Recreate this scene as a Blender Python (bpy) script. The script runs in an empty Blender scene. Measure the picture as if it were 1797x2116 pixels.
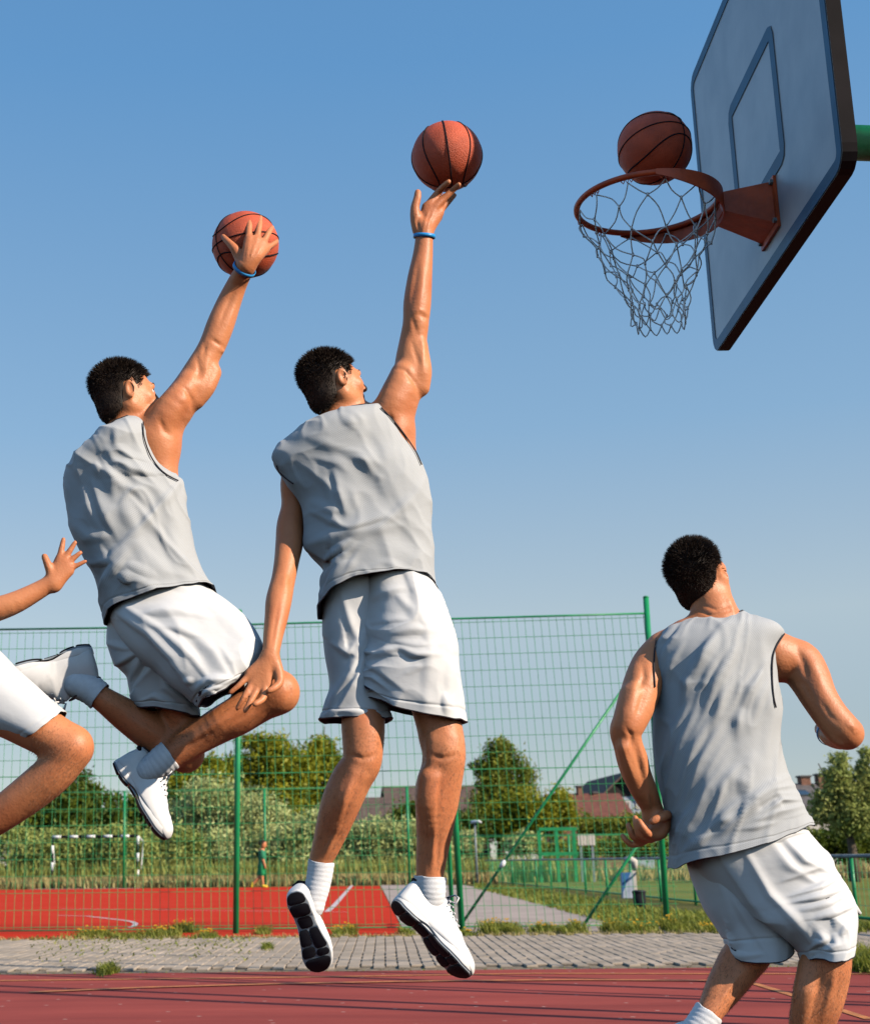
import bpy, bmesh, math, random
import numpy as np
from mathutils import Vector, Matrix
random.seed(7); RNG = np.random.default_rng(7)
SC = bpy.context.scene
COL = SC.collection

# ------------------------------------------------------------------ camera, sky, sun, exposure
W_, H_ = 1797.0, 2116.0
FPX, PX0, PY0 = 3000.0, 550.0, 1058.0
CAMZ = 0.80
TH, ROLL = math.atan(726.0 / 3000.0), 0.012
Fv = np.array([0, math.cos(TH), math.sin(TH)])
R0 = np.array([1.0, 0, 0]); U0 = np.array([0, -math.sin(TH), math.cos(TH)])
Rv = R0 * math.cos(ROLL) - U0 * math.sin(ROLL)
Uv = U0 * math.cos(ROLL) + R0 * math.sin(ROLL)
CAM = np.array([0, 0, CAMZ])
cd = bpy.data.cameras.new('camera'); cam = bpy.data.objects.new('camera', cd); COL.objects.link(cam)
cam.matrix_world = Matrix(((Rv[0], Uv[0], -Fv[0], 0), (Rv[1], Uv[1], -Fv[1], 0), (Rv[2], Uv[2], -Fv[2], CAMZ), (0, 0, 0, 1)))
cd.sensor_fit = 'HORIZONTAL'; cd.sensor_width = 36; cd.lens = 36 * FPX / W_
cd.shift_x = (W_ / 2 - PX0) / W_
cd.clip_start = 0.05; cd.clip_end = 3000
cd.dof.use_dof = True; cd.dof.focus_distance = 4.5; cd.dof.aperture_fstop = 8
SC.camera = cam
SUN_EL, SUN_H = math.radians(30), (0.86, -0.51)
world = bpy.data.worlds.new('World'); SC.world = world; world.use_nodes = True
wn = world.node_tree.nodes; wl = world.node_tree.links
bg = wn['Background']; sky = wn.new('ShaderNodeTexSky'); sky.sky_type = 'NISHITA'; sky.sun_disc = False
sky.sun_elevation = SUN_EL; sky.sun_rotation = math.atan2(SUN_H[0], SUN_H[1]); sky.air_density = 1.0; sky.dust_density = 0.0; sky.ozone_density = 2.0
# summer haze: the clear-sky model blended with an even gradient by elevation (no horizon glare)
tcw = wn.new('ShaderNodeTexCoord'); sxz = wn.new('ShaderNodeSeparateXYZ'); wl.new(tcw.outputs['Generated'], sxz.inputs[0])
gr = wn.new('ShaderNodeValToRGB'); wl.new(sxz.outputs[2], gr.inputs[0]); ge = gr.color_ramp.elements
HZ = [(0.0, (.19, .22, .30)), (.085, (.22, .257, .30)), (.157, (.33, .38, .39)), (.285, (.185, .325, .47)), (.51, (.083, .249, .483)), (1.0, (.05, .15, .36))]
ge[0].position = HZ[0][0]; ge[0].color = (*HZ[0][1], 1); ge[1].position = 1.0; ge[1].color = (*HZ[-1][1], 1)
for q_, c_ in HZ[1:-1]: e_ = ge.new(q_); e_.color = (*c_, 1)
vm = wn.new('ShaderNodeVectorMath'); vm.operation = 'SCALE'; vm.inputs['Scale'].default_value = 1 / 0.14; wl.new(gr.outputs[0], vm.inputs[0])
wm = wn.new('ShaderNodeMixRGB'); wm.inputs[0].default_value = .7; wl.new(sky.outputs[0], wm.inputs[1]); wl.new(vm.outputs[0], wm.inputs[2])
wl.new(wm.outputs[0], bg.inputs[0]); bg.inputs[1].default_value = 0.14
sl = bpy.data.lights.new('sun', 'SUN'); sun = bpy.data.objects.new('sun', sl); COL.objects.link(sun)
sl.energy = 4.8; sl.angle = math.radians(0.6); sl.color = (1.0, 0.86, 0.70)
sdir = Vector((SUN_H[0] * math.cos(SUN_EL), SUN_H[1] * math.cos(SUN_EL), math.sin(SUN_EL)))
sun.rotation_euler = sdir.to_track_quat('Z', 'Y').to_euler()
SC.view_settings.view_transform = 'Standard'; SC.view_settings.look = 'None'
SC.view_settings.exposure = 0.35; SC.view_settings.gamma = 1.0; SC.view_settings.use_curve_mapping = False
SC.render.engine = 'CYCLES'
SC.cycles.diffuse_bounces = 0

# ------------------------------------------------------------------ measuring helpers
def ray(px, py):
    return Fv * FPX + Rv * (px - PX0) + Uv * (PY0 - py)
def W(px, py, Y):
    d = ray(px, py); return CAM + d * (Y / d[1])
def G(px, py, z=0.0):
    d = ray(px, py); return CAM + d * ((z - CAMZ) / d[2])
def mpp(p):
    return float(np.dot(np.asarray(p) - CAM, Fv)) / FPX
def proj(V):
    q = V - CAM; f = q @ Fv
    return np.stack([PX0 + FPX * (q @ Rv) / f, PY0 - FPX * (q @ Uv) / f], -1)

# ------------------------------------------------------------------ object helpers
def new_obj(name, me, parent=None, label=None, cat=None, group=None, kind=None):
    o = bpy.data.objects.new(name, me); COL.objects.link(o)
    if parent is not None: o.parent = parent
    if label: o['label'] = label
    if cat: o['category'] = cat
    if group: o['group'] = group
    if kind: o['kind'] = kind
    return o
def thing(name, label, cat, loc=(0, 0, 0), group=None):
    o = new_obj(name, None, None, label, cat, group); o.location = loc; o.empty_display_size = 0.1
    return o
def meshify(name, V, F, mats, smooth=True, mi=None, uv=None):
    me = bpy.data.meshes.new(name)
    V = np.asarray(V, dtype=np.float32)
    if isinstance(F, np.ndarray):
        n, k = F.shape
        me.vertices.add(len(V)); me.vertices.foreach_set('co', V.ravel())
        me.loops.add(n * k); me.loops.foreach_set('vertex_index', F.astype(np.int32).ravel())
        me.polygons.add(n); me.polygons.foreach_set('loop_start', np.arange(n, dtype=np.int32) * k)
        me.polygons.foreach_set('loop_total', np.full(n, k, dtype=np.int32))
        me.update(calc_edges=True)
    else:
        me.from_pydata(V.tolist(), [], F); me.update()
    me.validate()
    for m in (mats if isinstance(mats, (list, tuple)) else [mats]): me.materials.append(m)
    me.polygons.foreach_set('use_smooth', np.full(len(me.polygons), smooth))
    if mi is not None: me.polygons.foreach_set('material_index', np.asarray(mi, dtype=np.int32))
    if uv is not None:
        ul = me.uv_layers.new(name='UVMap'); li = np.empty(len(me.loops), dtype=np.int32)
        me.loops.foreach_get('vertex_index', li); ul.data.foreach_set('uv', uv[li].astype(np.float32).ravel())
    me.update()
    return me
def put(name, V, F, mats, parent=None, smooth=True, mi=None, uv=None, **k):
    V = np.asarray(V, dtype=float)
    q = parent
    while q is not None: V = V - np.array(q.matrix_basis.translation); q = q.parent
    return new_obj(name, meshify(name, V, F, mats, smooth, mi, uv), parent, **k)

class MB:
    def __init__(s): s.v = []; s.f = []; s.m = []
    def add(s, V, F, m=0):
        o = len(s.v); s.v += [tuple(map(float, p)) for p in V]; s.f += [tuple(int(i) + o for i in f) for f in F]; s.m += [m] * len(F)
    def box(s, a, b, m=0):
        x0, y0, z0 = a; x1, y1, z1 = b
        V = [(x0, y0, z0), (x1, y0, z0), (x1, y1, z0), (x0, y1, z0), (x0, y0, z1), (x1, y0, z1), (x1, y1, z1), (x0, y1, z1)]
        s.add(V, [(3, 2, 1, 0), (4, 5, 6, 7), (0, 1, 5, 4), (1, 2, 6, 5), (2, 3, 7, 6), (3, 0, 4, 7)], m)
    def tube(s, pts, r, n=8, m=0, cap=True):
        pts = [np.asarray(p, float) for p in pts]; N = len(pts)
        rr = r if isinstance(r, (list, tuple, np.ndarray)) else [r] * N
        o = len(s.v); prev = None
        for i, p in enumerate(pts):
            t = pts[min(i + 1, N - 1)] - pts[max(i - 1, 0)]; t = t / (np.linalg.norm(t) + 1e-9)
            if prev is None:
                a = np.array([0, 0, 1.0]) if abs(t[2]) < .9 else np.array([1.0, 0, 0])
            else: a = prev
            u = a - t * np.dot(a, t); u /= np.linalg.norm(u) + 1e-9; prev = u; w = np.cross(t, u)
            for k in range(n):
                an = 2 * math.pi * k / n; q = p + rr[i] * (math.cos(an) * u + math.sin(an) * w); s.v.append(tuple(q))
        for i in range(N - 1):
            for k in range(n):
                a = o + i * n + k; b = o + i * n + (k + 1) % n
                s.f.append((a, b, b + n, a + n)); s.m.append(m)
        if cap:
            s.f.append(tuple(o + k for k in range(n))[::-1]); s.m.append(m)
            s.f.append(tuple(o + (N - 1) * n + k for k in range(n))); s.m.append(m)
    def build(s, name, mats, parent=None, smooth=False, **k):
        return put(name, np.array(s.v), s.f, mats, parent, smooth, s.m, **k)

# ------------------------------------------------------------------ materials
def nt(name):
    m = bpy.data.materials.new(name); m.use_nodes = True
    return m, m.node_tree.nodes, m.node_tree.links, m.node_tree.nodes['Principled BSDF']
def mat(name, c, rough=.6, var=.12, scale=8.0, bump=0.0, bscale=60.0, metal=0.0, spec=.5, c2=None, stretch=(1, 1, 1), sss=0, coat=0, bdist=.01, detail=5, lo=.35, hi=.65, wpos=False):
    m, N, L, B = nt(name)
    tc = N.new('ShaderNodeTexCoord'); mp = N.new('ShaderNodeMapping'); mp.inputs['Scale'].default_value = stretch
    L.new(N.new('ShaderNodeNewGeometry').outputs['Position'] if wpos else tc.outputs['Object'], mp.inputs[0])
    nz = N.new('ShaderNodeTexNoise'); nz.inputs['Scale'].default_value = scale; nz.inputs['Detail'].default_value = detail
    L.new(mp.outputs[0], nz.inputs['Vector'])
    cr = N.new('ShaderNodeValToRGB'); cr.color_ramp.elements[0].position = lo; cr.color_ramp.elements[1].position = hi
    a = c2 if c2 else tuple(max(0, x * (1 - var)) for x in c); b = c if c2 else tuple(min(1, x * (1 + var)) for x in c)
    cr.color_ramp.elements[0].color = (*a, 1); cr.color_ramp.elements[1].color = (*b, 1)
    L.new(nz.outputs[0], cr.inputs[0]); L.new(cr.outputs[0], B.inputs['Base Color'])
    B.inputs['Roughness'].default_value = rough; B.inputs['Metallic'].default_value = metal
    B.inputs['Specular IOR Level'].default_value = spec; B.inputs['Coat Weight'].default_value = coat
    if bump:
        n2 = N.new('ShaderNodeTexNoise'); n2.inputs['Scale'].default_value = bscale; n2.inputs['Detail'].default_value = 4
        L.new(mp.outputs[0], n2.inputs['Vector'])
        bp = N.new('ShaderNodeBump'); bp.inputs['Strength'].default_value = bump; bp.inputs['Distance'].default_value = bdist
        L.new(n2.outputs[0], bp.inputs['Height']); L.new(bp.outputs[0], B.inputs['Normal'])
    if sss:
        B.inputs['Subsurface Weight'].default_value = sss; B.inputs['Subsurface Radius'].default_value = (1, .35, .2); B.inputs['Subsurface Scale'].default_value = .012
    return m
def leafmat(name, c, c2, scale=1.2, trans=.35):
    m, N, L, B = nt(name)
    tc = N.new('ShaderNodeTexCoord'); nz = N.new('ShaderNodeTexNoise'); nz.inputs['Scale'].default_value = scale; nz.inputs['Detail'].default_value = 8
    nz.inputs['Roughness'].default_value = .75
    L.new(tc.outputs['Object'], nz.inputs['Vector'])
    cr = N.new('ShaderNodeValToRGB'); cr.color_ramp.elements[0].position = .38; cr.color_ramp.elements[1].position = .62
    cr.color_ramp.elements[0].color = (*c, 1); cr.color_ramp.elements[1].color = (*c2, 1)
    L.new(nz.outputs[0], cr.inputs[0]); L.new(cr.outputs[0], B.inputs['Base Color']); B.inputs['Roughness'].default_value = .55
    B.inputs['Specular IOR Level'].default_value = .3
    tr = N.new('ShaderNodeBsdfTranslucent'); L.new(cr.outputs[0], tr.inputs[0]); mx = N.new('ShaderNodeMixShader'); mx.inputs[0].default_value = trans
    out = N['Material Output']; L.new(B.outputs[0], mx.inputs[1]); L.new(tr.outputs[0], mx.inputs[2]); L.new(mx.outputs[0], out.inputs[0])
    return m
def fabric(name, c, rough=.75, dots=True, transp=0.0):
    m, N, L, B = nt(name)
    uv = N.new('ShaderNodeUVMap')
    B.inputs['Roughness'].default_value = rough; B.inputs['Specular IOR Level'].default_value = .25
    B.inputs['Sheen Weight'].default_value = .15
    nz = N.new('ShaderNodeTexNoise'); nz.inputs['Scale'].default_value = 30; nz.inputs['Detail'].default_value = 6
    L.new(uv.outputs[0], nz.inputs['Vector'])
    bp = N.new('ShaderNodeBump'); bp.inputs['Strength'].default_value = .35; bp.inputs['Distance'].default_value = .003
    if dots:
        mp = N.new('ShaderNodeMapping'); mp.inputs['Rotation'].default_value = (0, 0, .785); L.new(uv.outputs[0], mp.inputs[0])
        vo = N.new('ShaderNodeTexVoronoi'); vo.inputs['Scale'].default_value = 230; vo.inputs['Randomness'].default_value = 0
        L.new(mp.outputs[0], vo.inputs['Vector'])
        cr = N.new('ShaderNodeValToRGB'); cr.color_ramp.elements[0].position = .12; cr.color_ramp.elements[1].position = .34
        cr.color_ramp.elements[0].color = (*[x * .72 for x in c], 1); cr.color_ramp.elements[1].color = (*c, 1)
        L.new(vo.outputs['Distance'], cr.inputs[0]); L.new(cr.outputs[0], B.inputs['Base Color'])
    else:
        cr = N.new('ShaderNodeValToRGB'); cr.color_ramp.elements[0].color = (*[x * .93 for x in c], 1); cr.color_ramp.elements[1].color = (*c, 1)
        L.new(nz.outputs[0], cr.inputs[0]); L.new(cr.outputs[0], B.inputs['Base Color'])
    L.new(nz.outputs[0], bp.inputs['Height']); L.new(bp.outputs[0], B.inputs['Normal'])
    return m

M = {}
M['jersey'] = fabric('jersey_grey', (.46, .475, .485))
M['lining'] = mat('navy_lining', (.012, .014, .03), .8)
M['shorts'] = fabric('shorts_white', (.72, .72, .72), .6, False)
M['sock'] = mat('sock_white', (.78, .78, .80), .9, .05, 60, .4, 400, bdist=.002)
M['leather'] = mat('shoe_white', (.82, .81, .80), .45, .03, 30, .15, 500, bdist=.002)
M['black'] = mat('rubber_black', (.010, .010, .014), .7, .2, 40, spec=.15)
M['grey'] = mat('sole_grey', (.28, .32, .36), .4, .1, 40)
M['trim'] = mat('trim_black', (.01, .01, .016), .7)
M['band'] = mat('band_blue', (.02, .30, .72), .4, .05)
M['hair'] = mat('hair_dark', (.024, .015, .010), .65, .3, 90, spec=.25)
M['nail'] = mat('nail', (.75, .48, .40), .3)
M['eye'] = mat('eye_white', (.75, .70, .66), .2)
M['iris'] = mat('iris', (.03, .015, .01), .1)
def skin_mat(name, c):
    m, N, L, B = nt(name)
    tc = N.new('ShaderNodeTexCoord')
    n1 = N.new('ShaderNodeTexNoise'); n1.inputs['Scale'].default_value = 7; n1.inputs['Detail'].default_value = 6; L.new(tc.outputs['Object'], n1.inputs['Vector'])
    cr = N.new('ShaderNodeValToRGB'); E = cr.color_ramp.elements
    E[0].position = .3; E[0].color = (c[0] * .88, c[1] * .78, c[2] * .74, 1); E[1].position = .7; E[1].color = (min(1, c[0] * 1.08), c[1] * 1.14, c[2] * 1.16, 1)
    L.new(n1.outputs[0], cr.inputs[0]); L.new(cr.outputs[0], B.inputs['Base Color'])
    n2 = N.new('ShaderNodeTexNoise'); n2.inputs['Scale'].default_value = 160; n2.inputs['Detail'].default_value = 5; L.new(tc.outputs['Object'], n2.inputs['Vector'])
    n3 = N.new('ShaderNodeTexNoise'); n3.inputs['Scale'].default_value = 22; n3.inputs['Detail'].default_value = 3; L.new(tc.outputs['Object'], n3.inputs['Vector'])
    ad = N.new('ShaderNodeMath'); ad.operation = 'MULTIPLY_ADD'; ad.inputs[1].default_value = 2.2; L.new(n3.outputs[0], ad.inputs[0]); L.new(n2.outputs[0], ad.inputs[2])
    bp = N.new('ShaderNodeBump'); bp.inputs['Strength'].default_value = .30; bp.inputs['Distance'].default_value = .003; L.new(ad.outputs[0], bp.inputs['Height']); L.new(bp.outputs[0], B.inputs['Normal'])
    B.inputs['Roughness'].default_value = .48; B.inputs['Specular IOR Level'].default_value = .45
    B.inputs['Subsurface Weight'].default_value = .05; B.inputs['Subsurface Radius'].default_value = (1, .3, .15); B.inputs['Subsurface Scale'].default_value = .008
    return m
M['skin'] = skin_mat('skin', (.64, .235, .10))
M['ball'] = mat('ball_leather', (.62, .10, .035), .55, .14, 16, .9, 330, bdist=.004)
M['rim'] = mat('rim_orange', (.55, .085, .02), .45, .25, 14, .15, 60)
M['rope'] = mat('rope', (.80, .80, .80), .9, .3, 50)
M['board'] = mat('board_paint', (.55, .57, .60), .35, .08, 5, .05, 60, c2=(.44, .47, .51))
M['bblue'] = mat('board_blue', (.006, .085, .18), .45, .2, 9)
M['bedge'] = mat('board_edge', (.010, .008, .009), .8, spec=.15, var=.3) if True else mat('board_edge', (.010, .008, .009), .6, .3, 20)
M['green'] = mat('green_paint', (.01, .26, .09), .4, .15, 5, .1, 60)
M['wire'] = mat('green_wire', (.05, .33, .11), .45, .2, 5)

# ------------------------------------------------------------------ numpy noise
def _h(i, j, k, s):
    n = (i * 374761393 + j * 668265263 + k * 2147483647 + s * 974634777) & 0xffffffff
    n = ((n ^ (n >> 13)) * 1274126177) & 0xffffffff
    return ((n ^ (n >> 16)) & 0xffff) / 32767.5 - 1
def noise3(P, s=0):
    P = np.asarray(P, float); i = np.floor(P).astype(np.int64); f = P - i; f = f * f * (3 - 2 * f); r = 0
    for a in (0, 1):
        for b in (0, 1):
            for c in (0, 1):
                w = (f[..., 0] if a else 1 - f[..., 0]) * (f[..., 1] if b else 1 - f[..., 1]) * (f[..., 2] if c else 1 - f[..., 2])
                r = r + w * _h(i[..., 0] + a, i[..., 1] + b, i[..., 2] + c, s)
    return r

# ------------------------------------------------------------------ implicit surfaces (smooth unions, surface nets)
class Sdf:
    def __init__(s): s.p = []
    def cone(s, a, b, ra, rb, k=.02, flat=None, sub=False):
        s.p.append(('c', np.asarray(a, float), np.asarray(b, float), ra, rb, k, flat, sub))
    def ell(s, c, r, R=None, k=.02, sub=False):
        r = np.asarray(r, float); s.p.append(('e', np.asarray(c, float), r, np.eye(3) if R is None else np.asarray(R, float), None, k, None, sub))
    def chain(s, pts, k=.02, flat=None):
        if len(pts) > 2:
            A = np.array([[*q, r] for q, r in pts]); m = (len(A) - 1) * 4 + 1; A = catmull(A, np.linspace(0, 1, m))
            A[:, 3] = np.maximum(A[:, 3], A[:, 3].max() * .2)
        else: A = np.array([[*q, r] for q, r in pts])
        s.p.append(('h', A, None, None, None, k, flat, False))
    def _ev(s, p, X):
        if p[0] == 'h':
            A, flat, best = p[1], p[6], None
            for i in range(len(A) - 1):
                d = s._ev(('c', A[i, :3], A[i + 1, :3], A[i, 3], A[i + 1, 3], 0, flat, False), X)
                if best is None: best = d
                else:
                    kk = .004; hh = np.maximum(kk - np.abs(best - d), 0) / kk; best = np.minimum(best, d)
            return best
        if p[0] == 'c':
            _, a, b, ra, rb, k, flat, sub = p
            q = X - a; ba = b - a
            if flat is not None:
                n, sc = flat; n = np.asarray(n, float); f = 1 / sc - 1
                q = q + (q @ n)[..., None] * n * f; ba = ba + np.dot(ba, n) * n * f
            t = np.clip(q @ ba / (ba @ ba + 1e-12), 0, 1)
            return np.linalg.norm(q - t[..., None] * ba, axis=-1) - (ra + (rb - ra) * t)
        _, c, r, R, _, k, _, sub = p
        q = (X - c) @ R.T
        k0 = np.linalg.norm(q / r, axis=-1); k1 = np.linalg.norm(q / (r * r), axis=-1) + 1e-9
        return k0 * (k0 - 1) / k1
    def _bb(s, p):
        if p[0] == 'h':
            A = p[1]; m = A[:, 3].max() + p[5] + .012; return A[:, :3].min(0) - m, A[:, :3].max(0) + m
        if p[0] == 'c':
            _, a, b, ra, rb, k, *_ = p; m = max(ra, rb) + k + .012
            return np.minimum(a, b) - m, np.maximum(a, b) + m
        _, c, r, R, _, k, *_ = p; m = (np.abs(R.T) * r).sum(1) if True else r
        m = np.full(3, r.max()) + k + .012
        return c - m, c + m
    def mesh(s, h=.0045):
        bbs = [s._bb(p) for p in s.p]
        lo = np.min([b[0] for b, p in zip(bbs, s.p) if not p[-1]], 0); hi = np.max([b[1] for b, p in zip(bbs, s.p) if not p[-1]], 0)
        n = np.ceil((hi - lo) / h).astype(int) + 2
        Fd = np.full(n, .1, dtype=np.float32)
        for p, (a, b) in zip(s.p, bbs):
            i0 = np.clip(np.floor((a - lo) / h).astype(int), 0, n - 1); i1 = np.clip(np.ceil((b - lo) / h).astype(int) + 1, 1, n)
            if (i1 <= i0).any(): continue
            ax = [lo[q] + h * np.arange(i0[q], i1[q]) for q in range(3)]
            k = p[5]
            if p[0] == 'h':
                A_, flat = p[1], p[6]; d = np.full([len(q) for q in ax], .1, dtype=np.float32); m = k + .014
                for i in range(len(A_) - 1):
                    r_ = max(A_[i, 3], A_[i + 1, 3]) + m; l_ = np.minimum(A_[i, :3], A_[i + 1, :3]) - r_; u_ = np.maximum(A_[i, :3], A_[i + 1, :3]) + r_
                    sb = tuple(slice(*np.searchsorted(ax[q], (l_[q], u_[q]))) for q in range(3))
                    X = np.stack(np.meshgrid(*[ax[q][sb[q]].astype(np.float32) for q in range(3)], indexing='ij'), -1)
                    if not X.size: continue
                    dd = s._ev(('c', A_[i, :3].astype(np.float32), A_[i + 1, :3].astype(np.float32), A_[i, 3], A_[i + 1, 3], 0, flat, False), X)
                    d[sb] = np.minimum(d[sb], dd)
            else:
                X = np.stack(np.meshgrid(*ax, indexing='ij'), -1); d = s._ev(p, X).astype(np.float32)
            sl_ = tuple(slice(i0[q], i1[q]) for q in range(3)); A = Fd[sl_]
            if p[-1]:
                d = -d; hh = np.maximum(k - np.abs(A - d), 0) / k; Fd[sl_] = np.maximum(A, d) + hh * hh * k * .25
            else:
                hh = np.maximum(k - np.abs(A - d), 0) / k; Fd[sl_] = np.minimum(A, d) - hh * hh * k * .25
        return surface_nets(Fd, lo, h)
def surface_nets(Fd, lo, h):
    S = Fd < 0
    n = np.array(Fd.shape)
    cnt = np.zeros(n - 1, dtype=np.int8)
    for a in (0, 1):
        for b in (0, 1):
            for c in (0, 1):
                cnt += S[a:n[0] - 1 + a, b:n[1] - 1 + b, c:n[2] - 1 + c]
    act = (cnt > 0) & (cnt < 8); idx = np.argwhere(act)
    vid = np.full(n - 1, -1, dtype=np.int32); vid[act] = np.arange(len(idx))
    acc = np.zeros((len(idx), 3)); num = np.zeros(len(idx))
    C = [(a, b, c) for a in (0, 1) for b in (0, 1) for c in (0, 1)]
    val = {c: Fd[idx[:, 0] + c[0], idx[:, 1] + c[1], idx[:, 2] + c[2]].astype(float) for c in C}
    for c in C:
        for ax in range(3):
            if c[ax] == 0:
                e = list(c); e[ax] = 1; e = tuple(e); va, vb = val[c], val[e]; x = (va < 0) != (vb < 0)
                t = np.where(x, va / np.where(x, va - vb, 1), 0)
                p = np.array(c, float)[None, :].repeat(len(idx), 0); p[:, ax] = t
                acc[x] += p[x]; num[x] += 1
    V = lo + h * (idx + acc / np.maximum(num, 1)[:, None])
    quads = []
    for ax in range(3):
        o1, o2 = [(1, 2), (2, 0), (0, 1)][ax]
        sa = [slice(None)] * 3; sb = [slice(None)] * 3; sa[ax] = slice(0, -1); sb[ax] = slice(1, None)
        A = S[tuple(sa)]; Bm = S[tuple(sb)]; E = np.argwhere(A != Bm)
        E = E[(E[:, o1] > 0) & (E[:, o2] > 0) & (E[:, o1] < n[o1] - 1) & (E[:, o2] < n[o2] - 1)]
        ins = A[E[:, 0], E[:, 1], E[:, 2]]
        def g(d1, d2):
            q = E.copy(); q[:, o1] -= d1; q[:, o2] -= d2; return vid[q[:, 0], q[:, 1], q[:, 2]]
        Q = np.stack([g(1, 1), g(0, 1), g(0, 0), g(1, 0)], 1); Q[~ins] = Q[~ins][:, ::-1]
        quads.append(Q)
    Q = np.concatenate(quads); Q = Q[(Q >= 0).all(1)]
    V = relax(V, Q, 2)
    return V, Q
def relax(V, Q, it=1, f=.5):
    for _ in range(it):
        acc = np.zeros_like(V); num = np.zeros(len(V))
        for a, b in ((0, 1), (1, 2), (2, 3), (3, 0)):
            np.add.at(acc, Q[:, a], V[Q[:, b]]); np.add.at(num, Q[:, a], 1)
            np.add.at(acc, Q[:, b], V[Q[:, a]]); np.add.at(num, Q[:, b], 1)
        V = V * (1 - f) + f * acc / np.maximum(num, 1)[:, None]
    return V

# ------------------------------------------------------------------ cloth tubes traced between two outlines
def catmull(A, v):
    A = np.asarray(A, float); n = len(A); x = v * (n - 1); i = np.clip(np.floor(x).astype(int), 0, n - 2); t = (x - i)[:, None]
    p0 = A[np.clip(i - 1, 0, n - 1)]; p1 = A[i]; p2 = A[i + 1]; p3 = A[np.clip(i + 2, 0, n - 1)]
    return .5 * ((2 * p1) + (-p0 + p2) * t + (2 * p0 - 5 * p1 + 4 * p2 - p3) * t ** 2 + (-p0 + 3 * p1 - 3 * p2 + p3) * t ** 3)
def dist_poly(P, pts, signed=False):
    best = np.full(len(P), 1e9); sg = np.ones(len(P))
    for a, b in zip(pts[:-1], pts[1:]):
        a = np.array(a, float); b = np.array(b, float); ab = b - a
        t = np.clip(((P - a) @ ab) / (ab @ ab + 1e-9), 0, 1)
        d = np.linalg.norm(P - a - t[:, None] * ab, axis=1)
        n = np.array([ab[1], -ab[0]]); n = n if n @ np.array([.85, -.5]) > 0 else -n
        u = d < best; best = np.where(u, d, best); sg = np.where(u, np.sign((P - a) @ n + 1e-9), sg)
    return (best, sg) if signed else best
class Loft:
    """stations: (Lx, Ly, Rx, Ry, half depth m, dy m, near drop m)"""
    def __init__(s, st, Y0, nu=200, nv=220, pw=2.3):
        rows = []
        for q in st:
            q = list(q) + [0] * (7 - len(q)); lx, ly, rx, ry, b, dy, nd = q
            rows.append(np.concatenate([W(lx, ly, Y0 + dy), W(rx, ry, Y0 + dy), [b, nd]]))
        v = np.linspace(0, 1, nv); A = catmull(rows, v)
        L_, R_, b, nd = A[:, :3], A[:, 3:6], A[:, 6], A[:, 7]
        t = np.linspace(0, 2 * math.pi, nu, endpoint=False)
        ct, sn = np.cos(t), np.sin(t)
        ct2 = np.sign(ct) * np.abs(ct) ** (2 / pw); st2 = np.sign(sn) * np.abs(sn) ** (2 / pw)
        C = (L_ + R_) / 2; Hf = (R_ - L_) / 2
        P = C[:, None] + ct2[None, :, None] * Hf[:, None] + (st2[None, :] * b[:, None])[..., None] * np.array([0, 1.0, 0])
        P[..., 2] -= np.maximum(0, -st2)[None, :] * nd[:, None]
        s.P = P; s.nu, s.nv = nu, nv
        ln = np.concatenate([[0], np.cumsum(np.linalg.norm(np.diff(C, axis=0), axis=1))])
        per = 2 * np.pi * np.sqrt((np.linalg.norm(Hf, axis=1) ** 2 + b ** 2) / 2).mean()
        s.uv = np.stack(np.meshgrid(ln, t / (2 * math.pi) * per, indexing='ij'), -1).reshape(-1, 2)
    def normals(s):
        P = s.P; du = np.roll(P, -1, 1) - np.roll(P, 1, 1); dv = np.gradient(P, axis=0)
        n = np.cross(dv, du); n /= np.linalg.norm(n, axis=-1, keepdims=True) + 1e-9
        c = P.mean(1, keepdims=True)
        if ((P - c) * n).sum(-1).mean() < 0: n = -n
        return n
    def folds(s, fl, taper=True):
        def ext(P, e=.18):
            P = [np.array(q, float) for q in P]; return [P[0] + (P[0] - P[1]) * e * (len(P) - 1) ** .5] + P[1:-1] + [P[-1] + (P[-1] - P[-2]) * e * (len(P) - 1) ** .5]
        fl = [(ext(f[0]), f[1] * (1.15 if f[2] < 0 else 1.0), f[2] * (1.7 if f[2] < 0 else 2.0)) for f in fl]
        n = s.normals(); px = proj(s.P.reshape(-1, 3)); D = np.zeros(len(px))
        face = np.clip(-n.reshape(-1, 3)[:, 1] * 2.5 + .6, 0, 1)
        D2 = np.zeros(len(px))
        for f in fl:
            pts, w, a = f[:3]; pts = [tuple(map(float, q)) for q in pts]
            d, sg = dist_poly(px, pts, True)
            e0 = np.linalg.norm(px - np.array(pts[0]), axis=1); e1 = np.linalg.norm(px - np.array(pts[-1]), axis=1)
            Lt = sum(math.dist(p, q) for p, q in zip(pts[:-1], pts[1:])) * .5 + 1e-6
            al = np.minimum(1, np.minimum(e0, e1) / Lt + .12) ** .8
            sd = d * sg; w2 = w * (.45 + .55 * al)
            prof = np.where(sd > 0, np.exp(-(sd / (w2 * 2.8))), np.exp(-(sd / (w2 * .85)) ** 2))
            if a < 0: c = -a * prof * al
            else: c = a * .7 * np.exp(-np.abs(d / (w2 * 1.3)) ** 1.6) * al
            D = np.where(c > D, c + D * .25, D + c * .25)
        D = D.reshape(s.nv, s.nu)
        for _ in range(2): D = (D + np.roll(D, 1, 1) + np.roll(D, -1, 1) + np.vstack([D[:1], D[:-1]]) + np.vstack([D[1:], D[-1:]])) / 5
        D = D.ravel()
        s.P = s.P + (D * face).reshape(s.nv, s.nu, 1) * n
        return s
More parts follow.
